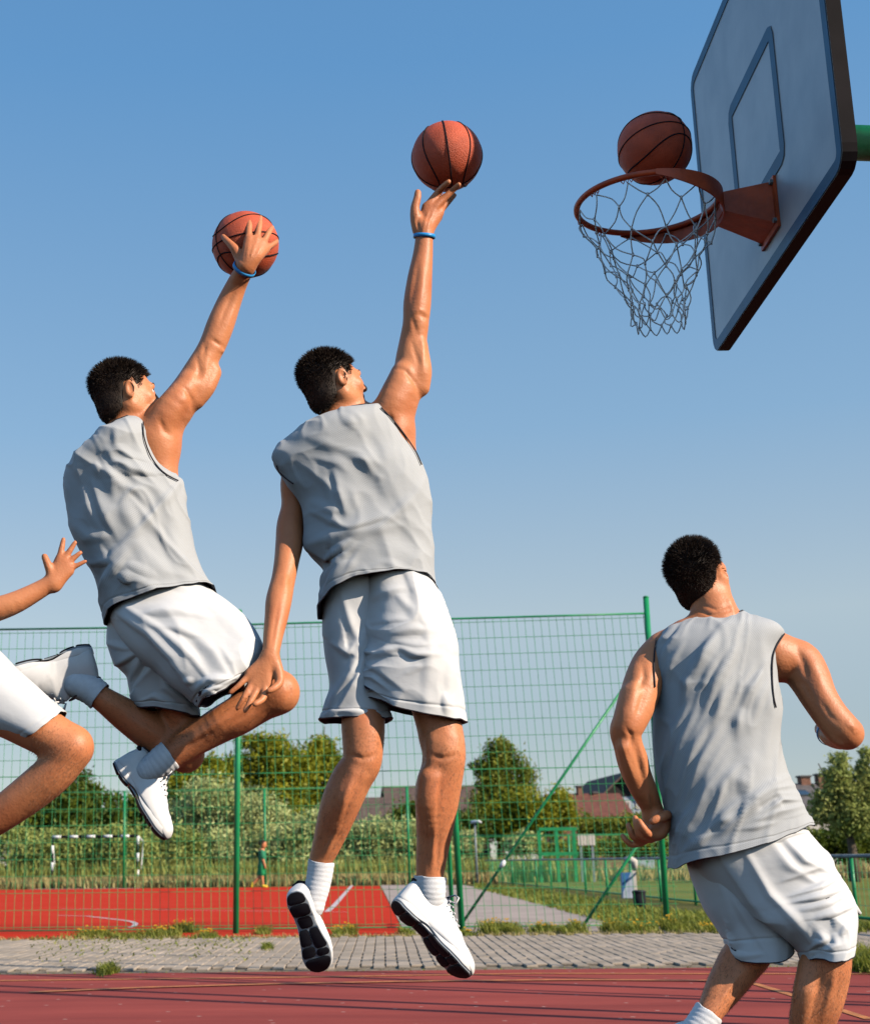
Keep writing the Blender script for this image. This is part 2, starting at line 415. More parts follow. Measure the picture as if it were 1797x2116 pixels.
    def noise(s, amp, sc, ang=0, seed=0, ridged=False):
        n = s.normals(); q = s.P.reshape(-1, 3)
        ca, sa = math.cos(ang), math.sin(ang)
        X = np.stack([(q[:, 0] * ca + q[:, 2] * sa) * sc[0], q[:, 1] * sc[1], (-q[:, 0] * sa + q[:, 2] * ca) * sc[2]], -1)
        wv = noise3(X * .6 + 9.1, seed + 5)[:, None] * .7
        v = noise3(X + wv, seed)
        if ridged: v = np.clip(1 - np.abs(v) * 2.6, 0, 1) ** 1.4 * 1.6
        s.P = s.P + (amp * v).reshape(s.nv, s.nu, 1) * n
        return s
    def hem(s, wave=.012, seed=0, stitch=.022):
        n = s.normals(); v = np.linspace(0, 1, s.nv); L_ = s.uv.reshape(s.nv, s.nu, 2)[:, 0, 0]; dl = L_[-1] - L_
        t = np.linspace(0, 2 * math.pi, s.nu, endpoint=False); q = np.stack([np.cos(t) * 1.6, np.sin(t) * 1.6, np.full(s.nu, .3)], -1); w_ = noise3(q, seed) + .45 * noise3(q * 2.3, seed + 1)
        ramp = np.clip(1 - dl / .16, 0, 1) ** 1.5
        s.P[..., 2] += wave * w_[None, :] * ramp[:, None]
        q2 = np.stack([np.cos(t) * 2.6, np.sin(t) * 2.6, np.full(s.nu, 1.3)], -1); f = noise3(q2, seed + 3)
        s.P = s.P + n * ((wave * .8 * f[None, :] * ramp[:, None]) - .0022 * np.exp(-((dl - stitch) / .0028) ** 2)[:, None])[..., None]
        return s
    def mesh(s):
        i = np.arange(s.nv - 1)[:, None]; j = np.arange(s.nu)[None, :]; k = (j + 1) % s.nu
        F = np.stack([i * s.nu + j, i * s.nu + k, (i + 1) * s.nu + k, (i + 1) * s.nu + j], -1).reshape(-1, 4)
        V = s.P.reshape(-1, 3)
        # orient outward
        a, b, c = V[F[:, 0]], V[F[:, 1]], V[F[:, 2]]; n = np.cross(b - a, c - a); cen = s.P.mean(1)[F[:, 0] // s.nu]
        if ((a - cen) * n).sum(-1).mean() < 0: F = F[:, ::-1]
        return V, F
    def snap(s, px, py, off=.002):
        q = proj(s.P.reshape(-1, 3)); n = s.normals().reshape(-1, 3)
        d = np.linalg.norm(q - np.array([px, py]), axis=1) + np.where(n[:, 1] > .25, 40, 0)
        i = int(np.argmin(d)); return s.P.reshape(-1, 3)[i] + n[i] * off
def join_lofts(lofts):
    Vs, Fs, Us, o = [], [], [], 0
    for l in lofts:
        V, F = l.mesh(); Vs.append(V); Fs.append(F + o); Us.append(l.uv); o += len(V)
    return np.concatenate(Vs), np.concatenate(Fs), np.concatenate(Us)
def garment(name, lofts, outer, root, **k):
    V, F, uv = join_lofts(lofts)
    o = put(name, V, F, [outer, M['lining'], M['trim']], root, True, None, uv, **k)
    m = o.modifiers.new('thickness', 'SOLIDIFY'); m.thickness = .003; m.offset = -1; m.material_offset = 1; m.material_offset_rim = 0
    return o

# ------------------------------------------------------------------ people
def frame(f, up):
    f = np.array(f, float); f /= np.linalg.norm(f); up = np.array(up, float); up -= f * (up @ f); up /= np.linalg.norm(up)
    return np.cross(f, up), f, up          # x (right), y (forward), z (up)
class Body:
    def __init__(s, Y0): s.Y0 = Y0; s.S = Sdf()
    def w(s, px, py, dy=0): return W(px, py, s.Y0 + dy)
    def pts(s, L):
        r = []
        for q in L:
            p = s.w(q[0], q[1], q[3] if len(q) > 3 else 0); r.append((p, q[2] * mpp(p)))
        return r
    def ch(s, L, k=.018, flat=None): s.S.chain(s.pts(L), k, flat)
HS = .95
def head_sdf(S, o, fr, ears=True):
    x, y, z = [v * HS for v in fr]; R = np.array(fr) / HS; T = lambda a, b, c: o + a * x + b * y + c * z
    S.ell(T(0, -.012, .033), (.073, .096, .083), R, .03)
    S.ell(T(0, .035, -.022), (.058, .060, .082), R, .04)
    for sx in (-1, 1):
        S.cone(T(sx * .054, -.002, -.045), T(sx * .018, .074, -.092), .021, .017, .03)
        S.ell(T(sx * .038, .064, -.016), (.024, .022, .022), R, .025)
        S.ell(T(sx * .031, .098, .010), (.017, .018, .012), R, .010, True)
        if ears:
            xe = fr[0] * math.cos(.6) + fr[1] * -math.sin(.6) * sx; Re = np.array([xe, np.cross(fr[2], xe), fr[2]]) / HS
            S.ell(T(sx * .083, -.010, .002), (.0075, .019, .033), Re, .008)
            S.ell(T(sx * .0895, -.007, .004), (.0065, .011, .020), Re, .005, True)
    S.cone(T(-.034, .086, .028), T(.034, .086, .028), .010, .010, .016)
    S.cone(T(0, .094, .022), T(0, .116, -.020), .0065, .0105, .014)
    for sx in (-1, 1): S.ell(T(sx * .011, .106, -.023), (.008, .010, .008), R, .008)
    S.cone(T(-.017, .090, -.048), T(.017, .090, -.048), .0065, .0065, .008)
    S.cone(T(-.015, .088, -.060), T(.015, .088, -.060), .0075, .0075, .008)
    S.cone(T(-.019, .100, -.0540), T(.019, .100, -.0540), .0032, .0032, .003, None, True)
    S.ell(T(0, .079, -.090), (.022, .020, .018), R, .02)
def clip_mesh(V, Q, cv):
    """keep cv<0; exact cut of quads through the zero line"""
    V = list(map(tuple, V)); F = []; cache = {}
    pos = cv >= 0; cnt = pos[Q].sum(1)
    for q in Q[cnt == 0]: F.append(tuple(q))
    for q in Q[(cnt > 0) & (cnt < 4)]:
        out = []
        for a, b in zip(q, np.roll(q, -1)):
            if not pos[a]: out.append(int(a))
            if pos[a] != pos[b]:
                k = (min(a, b), max(a, b))
                if k not in cache:
                    t = cv[a] / (cv[a] - cv[b]); pa, pb = np.array(V[a]), np.array(V[b]); V.append(tuple(pa + (pb - pa) * t)); cache[k] = len(V) - 1
                out.append(cache[k])
        if len(out) > 2: F.append(tuple(out))
    V = np.array(V); used = np.unique(np.concatenate([np.array(f) for f in F])); mp = np.full(len(V), -1); mp[used] = np.arange(len(used))
    return V[used], [tuple(int(mp[i]) for i in f) for f in F]
def hair(root, o, fr, seed, n=13000):
    x, y, z = [v * HS for v in fr]; R = np.array(fr) / HS; S = Sdf()
    S.ell(o + (-.012) * y + .035 * z, (.0725, .099, .086), R, .02)
    S.ell(o - .020 * y + .046 * z, (.067, .092, .081), R, .03)
    S.ell(o - .050 * y - .016 * z, (.056, .048, .056), R, .03)
    S.cone(o - .048 * y - .042 * z - .020 * x, o - .048 * y - .042 * z + .020 * x, .042, .042, .02)
    V, Q = S.mesh(.005)
    def hl(P):
        q = (P - o) @ R.T; yy = q[:, 1]
        g = np.interp(yy, [-.12, -.06, -.034, -.026, .012, .020, .034, .044, .06, .078, .12], [-.082, -.084, -.064, .010, .032, .000, .004, .045, .066, .082, .094])
        side = np.clip((np.abs(q[:, 0]) - .03) / .03, 0, 1); g2 = np.interp(yy, [.04, .12], [.055, .088])
        g = np.where(yy > .045, g * side + (1 - side) * g2, g)
        g += noise3(P * 130, 3) * .004
        return g - q[:, 2]
    c = hl(V); sd_ = np.clip((np.abs((V - o) @ R.T)[:, 0] - .04) / .03, 0, 1)
    Vh, Fh = clip_mesh(V, Q, c + .016 * sd_ + .004); put('hair', Vh, Fh, M['hair'], root, True)
    Vh, Fh = clip_mesh(V, Q, c)
    rg = np.random.default_rng(seed)
    tri = np.array([(f[0], f[i], f[i + 1]) for f in Fh for i in range(1, len(f) - 1)])
    a, b, cc = Vh[tri[:, 0]], Vh[tri[:, 1]], Vh[tri[:, 2]]; nr = np.cross(b - a, cc - a); ar = np.linalg.norm(nr, axis=1) + 1e-12
    pick = rg.choice(len(tri), n, p=ar / ar.sum()); u = rg.random((n, 2)); fl = u.sum(1) > 1; u[fl] = 1 - u[fl]
    P = a[pick] + u[:, :1] * (b - a)[pick] + u[:, 1:] * (cc - a)[pick]; N_ = (nr / ar[:, None])[pick]
    q = (P - o) @ R.T; kp = ~((np.abs(q[:, 0]) > .055) & (np.abs(q[:, 1] + .008) < .030) & (q[:, 2] < .036)); P = P[kp]; N_ = N_[kp]; n = len(P)
    q = (P - o) @ R.T; top = np.clip((q[:, 2] - .00) / .07, 0, 1)
    swirl = np.cross(N_, z) * .2 + np.where(q[:, 1:2] < .02, -1, .6) * 0 * z
    comb = -.55 * z + .0 * y; comb2 = .5 * y + .25 * z
    front = np.clip((q[:, 1:2] + .02) / .06, 0, 1)
    D = N_ * (.28 + .5 * top[:, None]) + comb * (1 - top[:, None]) + comb2 * front * top[:, None] + swirl * noise3(P * 25, 2)[:, None] + rg.normal(0, .15, (n, 3))
    D /= np.linalg.norm(D, axis=1, keepdims=True); Ln = (.0045 + .0125 * top) * rg.uniform(.4, 1.3, n)
    sd = np.cross(D, rg.normal(0, 1, (n, 3))); sd /= np.linalg.norm(sd, axis=1, keepdims=True); wd = .00075
    Pm = P + D * (Ln * .55)[:, None]; Pt = P + D * Ln[:, None] - z * (Ln * .12)[:, None]; P0 = P - N_ * .001
    VV = np.stack([P0 - sd * wd, P0 + sd * wd, Pm + sd * wd * .8, Pm - sd * wd * .8, Pt], 1).reshape(-1, 3); i = np.arange(n)[:, None] * 5
    Fq = np.concatenate([i + np.array([[0, 1, 2, 3]])]); Ft = i + np.array([[3, 2, 4]])
    put('hair_strands', VV, [tuple(f) for f in Fq.tolist()] + [tuple(f) for f in Ft.tolist()], M['hair'], root, False, kind='stuff')
def face_bits(root, o, fr):
    x, y, z = [v * HS for v in fr]
    for sx in (-1, 1):
        e = MB(); c = o + sx * .031 * x + .079 * y + .010 * z
        bm = bmesh.new(); bmesh.ops.create_uvsphere(bm, u_segments=16, v_segments=12, radius=.0122)
        V = [np.array(v.co) + c for v in bm.verts]; F = [[v.index for v in f.verts] for f in bm.faces]; bm.free()
        e.add(V, F); eo = e.build('eye', M['eye'], root, True)
        i = MB(); c2 = c + y * .0108 + x * .0; i.tube([c2 - y * .001, c2 + y * .0016], [.0055, .0045], 12); i.build('iris', M['iris'], eo, True)
        b = MB(); bp = [o + sx * a * x + yy * y + zz * z for a, yy, zz in ((.012, .0965, .030), (.024, .0965, .036), (.036, .091, .036), (.046, .080, .030))]
        b.tube(bp, [.002, .0042, .004, .0015], 6); b.build('eyebrow', M['hair'], root, True)
        l = MB(); lp = [o + sx * a * x + yy * y + zz * z for a, yy, zz in ((.020, .090, .013), (.031, .0925, .0165), (.042, .087, .012))]
        l.tube(lp, .0014, 5); l.build('eyelashes', M['hair'], root, True)
    l = MB(); l.tube([o + a * x + yy * y + zz * z for a, yy, zz in ((-.019, .091, -.054), (0, .0965, -.0535), (.019, .091, -.054))], [.001, .002, .001], 6); l.build('lips', M['nail'], root, True)

# shoe, in its own frame: x lateral, y heel to toe (0..1 of the length), z up from the sole
def shoe(root, heel, toe, up, mirror=1):
    hp, tp = np.array(heel), np.array(toe); Ln = np.linalg.norm(tp - hp); x, y, z = frame(tp - hp, up); Ks = max(.27, Ln) / .30
    X = lambda a, b, c: hp + x * a * mirror * min(Ks, 1.15) + y * (b / .30 * Ln) + z * c * min(Ks, 1.12)
    # upper
    st = [(-.004, .020, .022, .075, 0), (.004, .031, .015, .112, 0), (.02, .0375, .014, .124, 0), (.05, .039, .014, .126, 0), (.08, .0385, .014, .124, 0), (.105, .0385, .014, .134, 0), (.125, .040, .014, .130, .002),
          (.15, .044, .014, .113, .003), (.18, .0475, .014, .096, .004), (.21, .0505, .014, .081, .003), (.235, .051, .014, .071, .0), (.262, .0475, .014, .064, -.004), (.285, .040, .014, .055, -.007), (.298, .027, .016, .043, -.009), (.303, .014, .020, .034, -.009)]
    A = catmull(st, np.linspace(0, 1, 60)); nu = 48; Vs = []
    for b, w_, z0, z1, cx in A:
        for k in range(nu):
            t = 2 * math.pi * k / nu; ct, s_ = math.cos(t), math.sin(t); pw = 2 / (2.1 if s_ > 0 else 6)
            narrow = 1 - .42 * max(0, s_) ** 1.3 * (1 if b < .16 else .75)
            zc = (z0 + (z1 - z0) * .28)
            zz = zc + (z1 - zc) * abs(s_) ** .9 if s_ > 0 else zc - (zc - z0) * abs(s_) ** .4
            xx = cx + w_ * np.sign(ct) * abs(ct) ** pw * narrow
            pf = .0012 * math.sin(b * 260) * (s_ > .3) * (.1 < b < .2) + .0018 * math.exp(-((zz - .045 - .25 * abs(b - .07)) / .004) ** 2) + .0015 * math.exp(-((b - .225 - zz * .3) / .003) ** 2) - .0012 * math.exp(-((b - .1 - zz * .35) / .003) ** 2)
            Vs.append(X(xx + math.copysign(pf, ct), b, zz + (pf if s_ > .3 else 0)))
    i = np.arange(59)[:, None]; j = np.arange(nu)[None]; kk = (j + 1) % nu
    F = [tuple(f) for f in np.stack([i * nu + j, i * nu + kk, (i + 1) * nu + kk, (i + 1) * nu + j], -1).reshape(-1, 4).tolist()] + [tuple(range(nu))[::-1], tuple(59 * nu + q for q in range(nu))]
    so = put('shoe_upper', np.array(Vs), F, M['leather'], root, True)
    def footw(b): return np.interp(b, [-.006, 0, .012, .04, .08, .12, .16, .20, .235, .265, .285, .298, .304], [.008, .022, .031, .037, .034, .032, .039, .047, .051, .046, .036, .020, .006])
    def footc(b): return np.interp(b, [0, .12, .2, .30], [0, .002, .003, -.009])
    def slab(name, b0, b1, x0, x1, zlo, zhi, m, parent, grow=0, n=22):
        mb = MB(); bs = np.linspace(b0, b1, n); ring = []
        for b in bs:
            e = 1.0; d = min(b - b0, b1 - b); rr = .62 + .38 * math.sqrt(min(1, d / .010)) if (b0 > 0.0 or b1 < .3) else 1
            w_ = footw(b) + grow; c = footc(b); xm = (x0 + x1) / 2; xa = xm + (x0 - xm) * rr; xb = xm + (x1 - xm) * rr
            arch = .012 * math.exp(-((b - .115) / .035) ** 2)
            toe_ = .016 * max(0, (b - .24) / .06) ** 2 + .006 * max(0, (.03 - b) / .03)
            for xx in (xa, xb):
                for zz in (zlo, zhi): ring.append(X(c + w_ * xx, b, zz + (toe_ + arch if zz == zlo else toe_ * .7)))
        o = len(mb.v); mb.v += [tuple(p) for p in ring]
        for q in range(n - 1):
            a = o + q * 4; b = a + 4
            for f in ((a, a + 2, b + 2, b), (a + 1, b + 1, b + 3, a + 3), (a, b, b + 1, a + 1), (a + 2, a + 3, b + 3, b + 2)): mb.f.append(f); mb.m.append(0)
        mb.f += [(o, o + 1, o + 3, o + 2), (o + n * 4 - 4, o + n * 4 - 2, o + n * 4 - 1, o + n * 4 - 3)]; mb.m += [0, 0]
        ob = mb.build(name, m, parent, True)
        md = ob.modifiers.new('b', 'BEVEL'); md.width = .0022; md.segments = 2; md.limit_method = 'ANGLE'; return ob
    mid = slab('midsole', -.006, .304, -1, 1, .004, .024, M['leather'], root, .002, 40)
    slab('outsole', -.005, .303, -.97, .97, -.001, .006, M['grey'], mid, .0, 40)
    for b0, b1, x0, x1 in ((-.003, .037, -.95, .95), (.041, .086, -.94, .94), (.089, .131, -.74, .74), (.135, .192, -.95, -.04), (.135, .209, .04, .95), (.198, .236, -.95, -.02), (.214, .238, .05, .95), (.243, .301, -.94, .94)):
        slab('tread_pad', b0, b1, x0, x1, -.006, .003, M['black'], mid)
    h = MB(); h.tube([X(a, b, c) for a, b, c in ((-.022, .008, .100), (0, .0015, .101), (.022, .008, .100))], [.006, .0085, .006], 8)
    h.build('heel_tab', M['black'], so, True)
    c = MB(); c.tube([X(.031 * math.cos(t), .052 + 0.045 * math.sin(t), .125 + .010 * math.cos(t - 1.6)) for t in np.linspace(0, 2 * math.pi, 28)], .0026, 6, cap=False); c.build('collar_edge', M['trim'], so, True)
    lc = MB()
    for q, b in enumerate((.112, .128, .144, .160, .176)):
        zt = np.interp(b, [.105, .125, .15, .18], [.134, .129, .112, .096]) + .002
        lc.tube([X(a, b + .006 * (abs(a) > .01), zt - 2.6 * abs(a) ** 1.5) for a in (-.026, -.017, 0, .017, .026)], .0028, 6)
    for sg in (-1, 1):
        lc.tube([X(sg * a, b, c_) for a, b, c_ in ((0, .108, .140), (.02, .118, .154), (.036, .128, .148), (.034, .134, .130), (.016, .122, .132), (0, .112, .138))], .0026, 6)
    lc.build('laces', M['leather'], so, True)
    for b in (.120, .136, .152, .168):
        zt = np.interp(b, [.105, .125, .15, .18], [.134, .129, .112, .096]) - .018
        for sg in (-1, 1): ey = MB(); ey.tube([X(sg * .027, b, zt), X(sg * .032, b, zt + .001)], .0022, 6); ey.build('eyelet', M['grey'], so)
def sock(root, pts, ins=None):
    S = Sdf(); S.chain(pts, .012); V, Q = S.mesh(.0045)
    a = pts[0][0]; b = pts[1][0]; d = (b - a) / np.linalg.norm(b - a)
    cv = -((V - a) @ d) - .004 * noise3(V * 30, 4)
    V, F = clip_mesh(V, Q, cv)
    t = (V - a) @ d; c = a + t[:, None] * d; n = V - c; n /= np.linalg.norm(n, axis=1, keepdims=True) + 1e-9
    V = V + n * (.0012 * np.sin((V @ d + .01 * noise3(V * 20, 2)) * 420) * .5)[:, None]
    o = put('sock', V, F, M['sock'], root, True); m = o.modifiers.new('t', 'SOLIDIFY'); m.thickness = .0025; m.offset = 1
def wristband(root, a, b, t, r, tilt=(0, 0, 0)):
    d = np.array(b) - np.array(a); d = d / np.linalg.norm(d) + np.array(tilt); d /= np.linalg.norm(d); u = np.cross(d, [0, 1, 0]); u /= np.linalg.norm(u); w_ = np.cross(d, u)
    c = np.array(a) + (np.array(b) - np.array(a)) * t; mb = MB(); n = 36; o = 0; V = []
    for k in range(n):
        an = 2 * math.pi * k / n; e = u * math.cos(an) + w_ * math.sin(an)
        for rr, h in ((r, -.006), (r + .002, -.006), (r + .0022, .006), (r, .006)): V.append(c + e * rr + d * h)
    F = []
    for k in range(n):
        for q in range(4): F.append((k * 4 + q, k * 4 + (q + 1) % 4, ((k + 1) % n) * 4 + (q + 1) % 4, ((k + 1) % n) * 4 + q))
    mb.add(V, F); mb.build('wristband', M['band'], root, True)
def trim_tube(root, loft, pts, name, r=.0028, body=None):
    A = catmull([(x, y, 0) for x, y in pts], np.linspace(0, 1, 34))[:, :2]
    V = loft.P.reshape(-1, 3)
    if body is not None: V = np.concatenate([V, body])
    q = proj(V); P = []
    for x, y in A:
        d = np.linalg.norm(q - np.array([x, y]), axis=1); near = np.where(d < 4.5)[0]
        if not len(near): near = np.array([int(np.argmin(d))])
        P.append([x, y, V[near, 1].min()])
    P = np.array(P); D = P[:, 2].copy()
    for _ in range(4): D = np.concatenate([D[:1], (D[:-2] + D[1:-1] + D[2:]) / 3, D[-1:]])
    mb = MB(); mb.tube([W(x, y, yy - .0005) for (x, y, _), yy in zip(P, D)], r, 6); mb.build(name, M['trim'], root, True)
def ring_tube(root, loft, row, name, r=.003, n=64):
    P = loft.P[row]; idx = np.linspace(0, loft.nu, n + 1).astype(int) % loft.nu; mb = MB(); mb.tube([P[i] for i in idx], r, 6, cap=False); mb.build(name, M['trim'], root, True)
def leg_hair(root, V, Q, sel, n, seed, down):
    rg = np.random.default_rng(seed); Q = Q[sel[Q].all(1)]
    if not len(Q): return
    pick = rg.integers(0, len(Q), n); a = V[Q[pick, 0]]; b = V[Q[pick, 1]]; c = V[Q[pick, 3]]; u = rg.random((n, 2)); P = a + (b - a) * u[:, :1] + (c - a) * u[:, 1:]
    N_ = np.cross(b - a, c - a); N_ /= np.linalg.norm(N_, axis=1, keepdims=True) + 1e-12
    D = N_ * .35 + np.array(down) * .9 + rg.normal(0, .25, (n, 3)); D /= np.linalg.norm(D, axis=1, keepdims=True); L_ = rg.uniform(.005, .011, n)[:, None]
    sd = np.cross(D, N_ + rg.normal(0, .3, (n, 3))); sd /= np.linalg.norm(sd, axis=1, keepdims=True) + 1e-9; w_ = .00032
    VV = np.stack([P - sd * w_, P + sd * w_, P + D * L_], 1).reshape(-1, 3); F = np.arange(3 * n).reshape(-1, 3)
    put('leg_hair', VV, F, M['leg_hair'], root, False, kind='stuff')
M['leg_hair'] = mat('leg_hair', (.17, .075, .035), .6)
def ball_dy(cx, cy, R, bdy, px, py, rf, Y0):
    m = mpp(W(cx, cy, Y0 + bdy)); off2 = (px - cx) ** 2 + (py - cy) ** 2
    return bdy - math.sqrt(max((R + rf * .9) ** 2 - off2, 0)) * m
def basketball(name, label, cx, cy, Rpx, Y, rot):
    c = W(cx, cy, Y); R = Rpx * mpp(c)
    t = thing(name, label, 'basketball', c, 'basketballs in the air')
    bm = bmesh.new(); bmesh.ops.create_icosphere(bm, subdivisions=5, radius=R)
    me = bpy.data.meshes.new('ball_skin'); bm.to_mesh(me); bm.free(); me.materials.append(M['ball']); me.polygons.foreach_set('use_smooth', [True] * len(me.polygons))
    new_obj('ball_skin', me, t)
    Rm = np.array(Matrix.Rotation(rot[2], 3, 'Z') @ Matrix.Rotation(rot[1], 3, 'Y') @ Matrix.Rotation(rot[0], 3, 'X'))
    th = np.linspace(0, 2 * math.pi, 97)
    def line(P):
        P = np.array(P); P = P / np.linalg.norm(P, axis=1, keepdims=True) * (R + .0002); P = P @ Rm.T + c
        m = MB(); m.tube(list(P), .0026, 6, cap=False); m.build('seam', M['black'], t, True)
    line([(0, math.cos(a), math.sin(a)) for a in th]); line([(math.cos(a), math.sin(a), 0) for a in th])
    for sg in (-1, 1): line([(sg * (.52 - .22 * math.cos(2 * a)), math.cos(a) * .85, math.sin(a) * .85) for a in th])
    return t

EXTRA = {}
def relief(V, Q, fl):
    n = np.zeros_like(V); c = np.cross(V[Q[:, 2]] - V[Q[:, 0]], V[Q[:, 3]] - V[Q[:, 1]])
    for k in range(4): np.add.at(n, Q[:, k], c)
    n /= np.linalg.norm(n, axis=1, keepdims=True) + 1e-12; px = proj(V); face = np.clip(-n[:, 1] * 2 + .35, 0, 1); D = np.zeros(len(V))
    for pts, w_, a in fl:
        pts = [tuple(map(float, q)) for q in pts]; d = dist_poly(px, pts); e = np.minimum(np.linalg.norm(px - np.array(pts[0]), axis=1), np.linalg.norm(px - np.array(pts[-1]), axis=1))
        L_ = sum(math.dist(p_, q_) for p_, q_ in zip(pts[:-1], pts[1:])) * .4 + 1e-6; D += a * np.exp(-(d / w_) ** 2) * np.minimum(1, e / L_ + .15)
    return V + n * (D * .8 * face)[:, None]
def finish_person(B, root, hair_legs=None, seed=1, fl=()):
    V, Q = B.S.mesh(.0045)
    if fl: V = relief(V, Q, fl)
    B.V = V
    n3 = noise3(V * 14, seed) * .0012
    put('body', V, Q, M['skin'], root, True)
    if hair_legs:
        px = proj(V)
        for x0, y0, x1, y1, down in hair_legs:
            sel = (px[:, 0] > x0) & (px[:, 0] < x1) & (px[:, 1] > y0) & (px[:, 1] < y1)
            leg_hair(root, V, Q, sel, 3600, seed, down)


# ------------------------------------------------------------------ ground and setting
def poly(name, pts, z, m, kind='structure', parent=None, sub=0):
    mb = MB(); mb.add([(p[0], p[1], z) for p in pts], [tuple(range(len(pts)))]); return mb.build(name, m, parent, kind=kind)
def GG(*P): return [G(x, y)[:2] for x, y in P]
M['grass'] = mat('grass_ground', (.085, .115, .030), .95, scale=.55, c2=(.17, .14, .055), bump=.6, bscale=30, bdist=.05, lo=.3, hi=.7, detail=9, spec=.05)
M['pitch'] = mat('pitch_grass', (.15, .165, .035), .95, spec=.05, scale=.35, c2=(.22, .20, .06), bump=.5, bscale=40, bdist=.04, detail=9)
M['redcourt'] = mat('red_court', (.58, .045, .022), 1.0, spec=.05, scale=.6, c2=(.56, .036, .014), bump=.15, bscale=90, detail=9)
M['asphalt'] = mat('path_asphalt', (.40, .32, .27), .95, .12, 1.2, .3, 120, detail=9)
M['soil'] = mat('soil', (.20, .145, .085), .95, .35, 3.0, .7, 40, bdist=.03, detail=9)
M['white'] = mat('paint_white', (.62, .52, .50), .7, .2, 9)
M['orange'] = mat('paint_orange', (.55, .19, .045), .7, .25, 12)
def court_mat():
    m, N, L, B = nt('maroon_court')
    tc = N.new('ShaderNodeTexCoord')
    n1 = N.new('ShaderNodeTexNoise'); n1.inputs['Scale'].default_value = .9; n1.inputs['Detail'].default_value = 10; n1.inputs['Roughness'].default_value = .65
    mp = N.new('ShaderNodeMapping'); mp.inputs['Scale'].default_value = (.35, 1.6, 1); L.new(tc.outputs['Object'], mp.inputs[0]); L.new(mp.outputs[0], n1.inputs['Vector'])
    cr = N.new('ShaderNodeValToRGB'); E = cr.color_ramp.elements; E[0].position = .30; E[0].color = (.22, .042, .035, 1); E[1].position = .68; E[1].color = (.39, .078, .060, 1)
    L.new(n1.outputs[0], cr.inputs[0])
    vo = N.new('ShaderNodeTexVoronoi'); vo.voronoi_dimensions = '2D'; vo.inputs['Scale'].default_value = 2.2; L.new(tc.outputs['Object'], vo.inputs['Vector'])
    c2 = N.new('ShaderNodeValToRGB'); F = c2.color_ramp.elements; F[0].position = .022; F[0].color = (1, 1, 1, 1); F[1].position = .034; F[1].color = (0, 0, 0, 1)
    L.new(vo.outputs['Distance'], c2.inputs[0])
    mx = N.new('ShaderNodeMixRGB'); mx.inputs[2].default_value = (.48, .30, .25, 1); L.new(c2.outputs[0], mx.inputs[0]); L.new(cr.outputs[0], mx.inputs[1]); L.new(mx.outputs[0], B.inputs['Base Color'])
    n2 = N.new('ShaderNodeTexNoise'); n2.inputs['Scale'].default_value = 140; L.new(tc.outputs['Object'], n2.inputs['Vector'])
    bp = N.new('ShaderNodeBump'); bp.inputs['Strength'].default_value = .3; bp.inputs['Distance'].default_value = .004; L.new(n2.outputs[0], bp.inputs['Height']); L.new(bp.outputs[0], B.inputs['Normal'])
    B.inputs['Roughness'].default_value = .9; B.inputs['Specular IOR Level'].default_value = .12
    return m
M['court'] = court_mat()
poly('ground', [(-900, -60), (900, -60), (900, 1500), (-900, 1500)], -.016, M['grass'])
ax_ = np.array([.075, 1.0])                                  # direction the court runs away in
nl, nr = G(124, 2013), G(1797, 1997)
sl_ = (nr[1] - nl[1]) / (nr[0] - nl[0])
def near_y(x): return nl[1] + sl_ * (x - nl[0])
def far_y(x): return near_y(x) + 5.15
poly('basketball_court', [(-14, -14), (14, -14), (14, near_y(14)), (-14, near_y(-14))], 0.0, M['court'])
poly('soil_strip', [(-16, far_y(-16) - .02), (14, far_y(14) - .02), (14, far_y(14) + 1.6), (-16, far_y(-16) + 1.6)], -.012, M['soil'])
rc_r0, rc_r1 = G(816, 1921), G(785, 1831); rc_l = G(124, 1835)
poly('handball_court', [(-16, far_y(-16) + .35), (rc_r0[0], far_y(rc_r0[0]) + .35), (rc_r1[0], rc_r1[1]), (-40, rc_l[1])], -.004, M['redcourt'])
pr = [G(x, y) for x, y in ((818, 1921), (1300, 1914), (1170, 1881), (1077, 1858), (1005, 1838), (960, 1829), (786, 1829))]
pts = [(p[0], p[1]) for p in pr]; pts[0] = (pts[0][0], far_y(pts[0][0]) + .36); pts[1] = (pts[1][0] + .4, far_y(pts[1][0]) + .36)
poly('path', pts, -.008, M['asphalt'])
# football pitch beyond the barrier
poly('football_pitch', [G(1010, 1822)[:2], G(1800, 1906)[:2], (60, G(1800, 1906)[1]), (70, 95), G(1010, 1822)[:2] + np.array([2, 45])], -.010, M['pitch'])
def line(name, pts, w_, z, m, parent=None):
    mb = MB(); P = [np.array(p[:2]) for p in pts]; V = []
    for i, p in enumerate(P):
        t = P[min(i + 1, len(P) - 1)] - P[max(i - 1, 0)]; t = t / np.linalg.norm(t); n = np.array([-t[1], t[0]]); V += [(*(p + n * w_ / 2), z), (*(p - n * w_ / 2), z)]
    mb.add(V, [(2 * i, 2 * i + 1, 2 * i + 3, 2 * i + 2) for i in range(len(P) - 1)])
    return mb.build(name, m, parent, kind='structure')
line('court_line', [G(0, 2028), G(600, 2021), G(1100, 2013), G(1797, 2014)], .075, .004, M['orange'])
line('court_line', [G(60, 2053), G(300, 2043), G(590, 2035), G(900, 2029.5), G(1200, 2027), G(1500, 2029)], .075, .008, M['orange'])
line('court_line', [G(1545, 2030), G(1650, 2062), G(1797, 2108)], .055, .004, M['orange'])
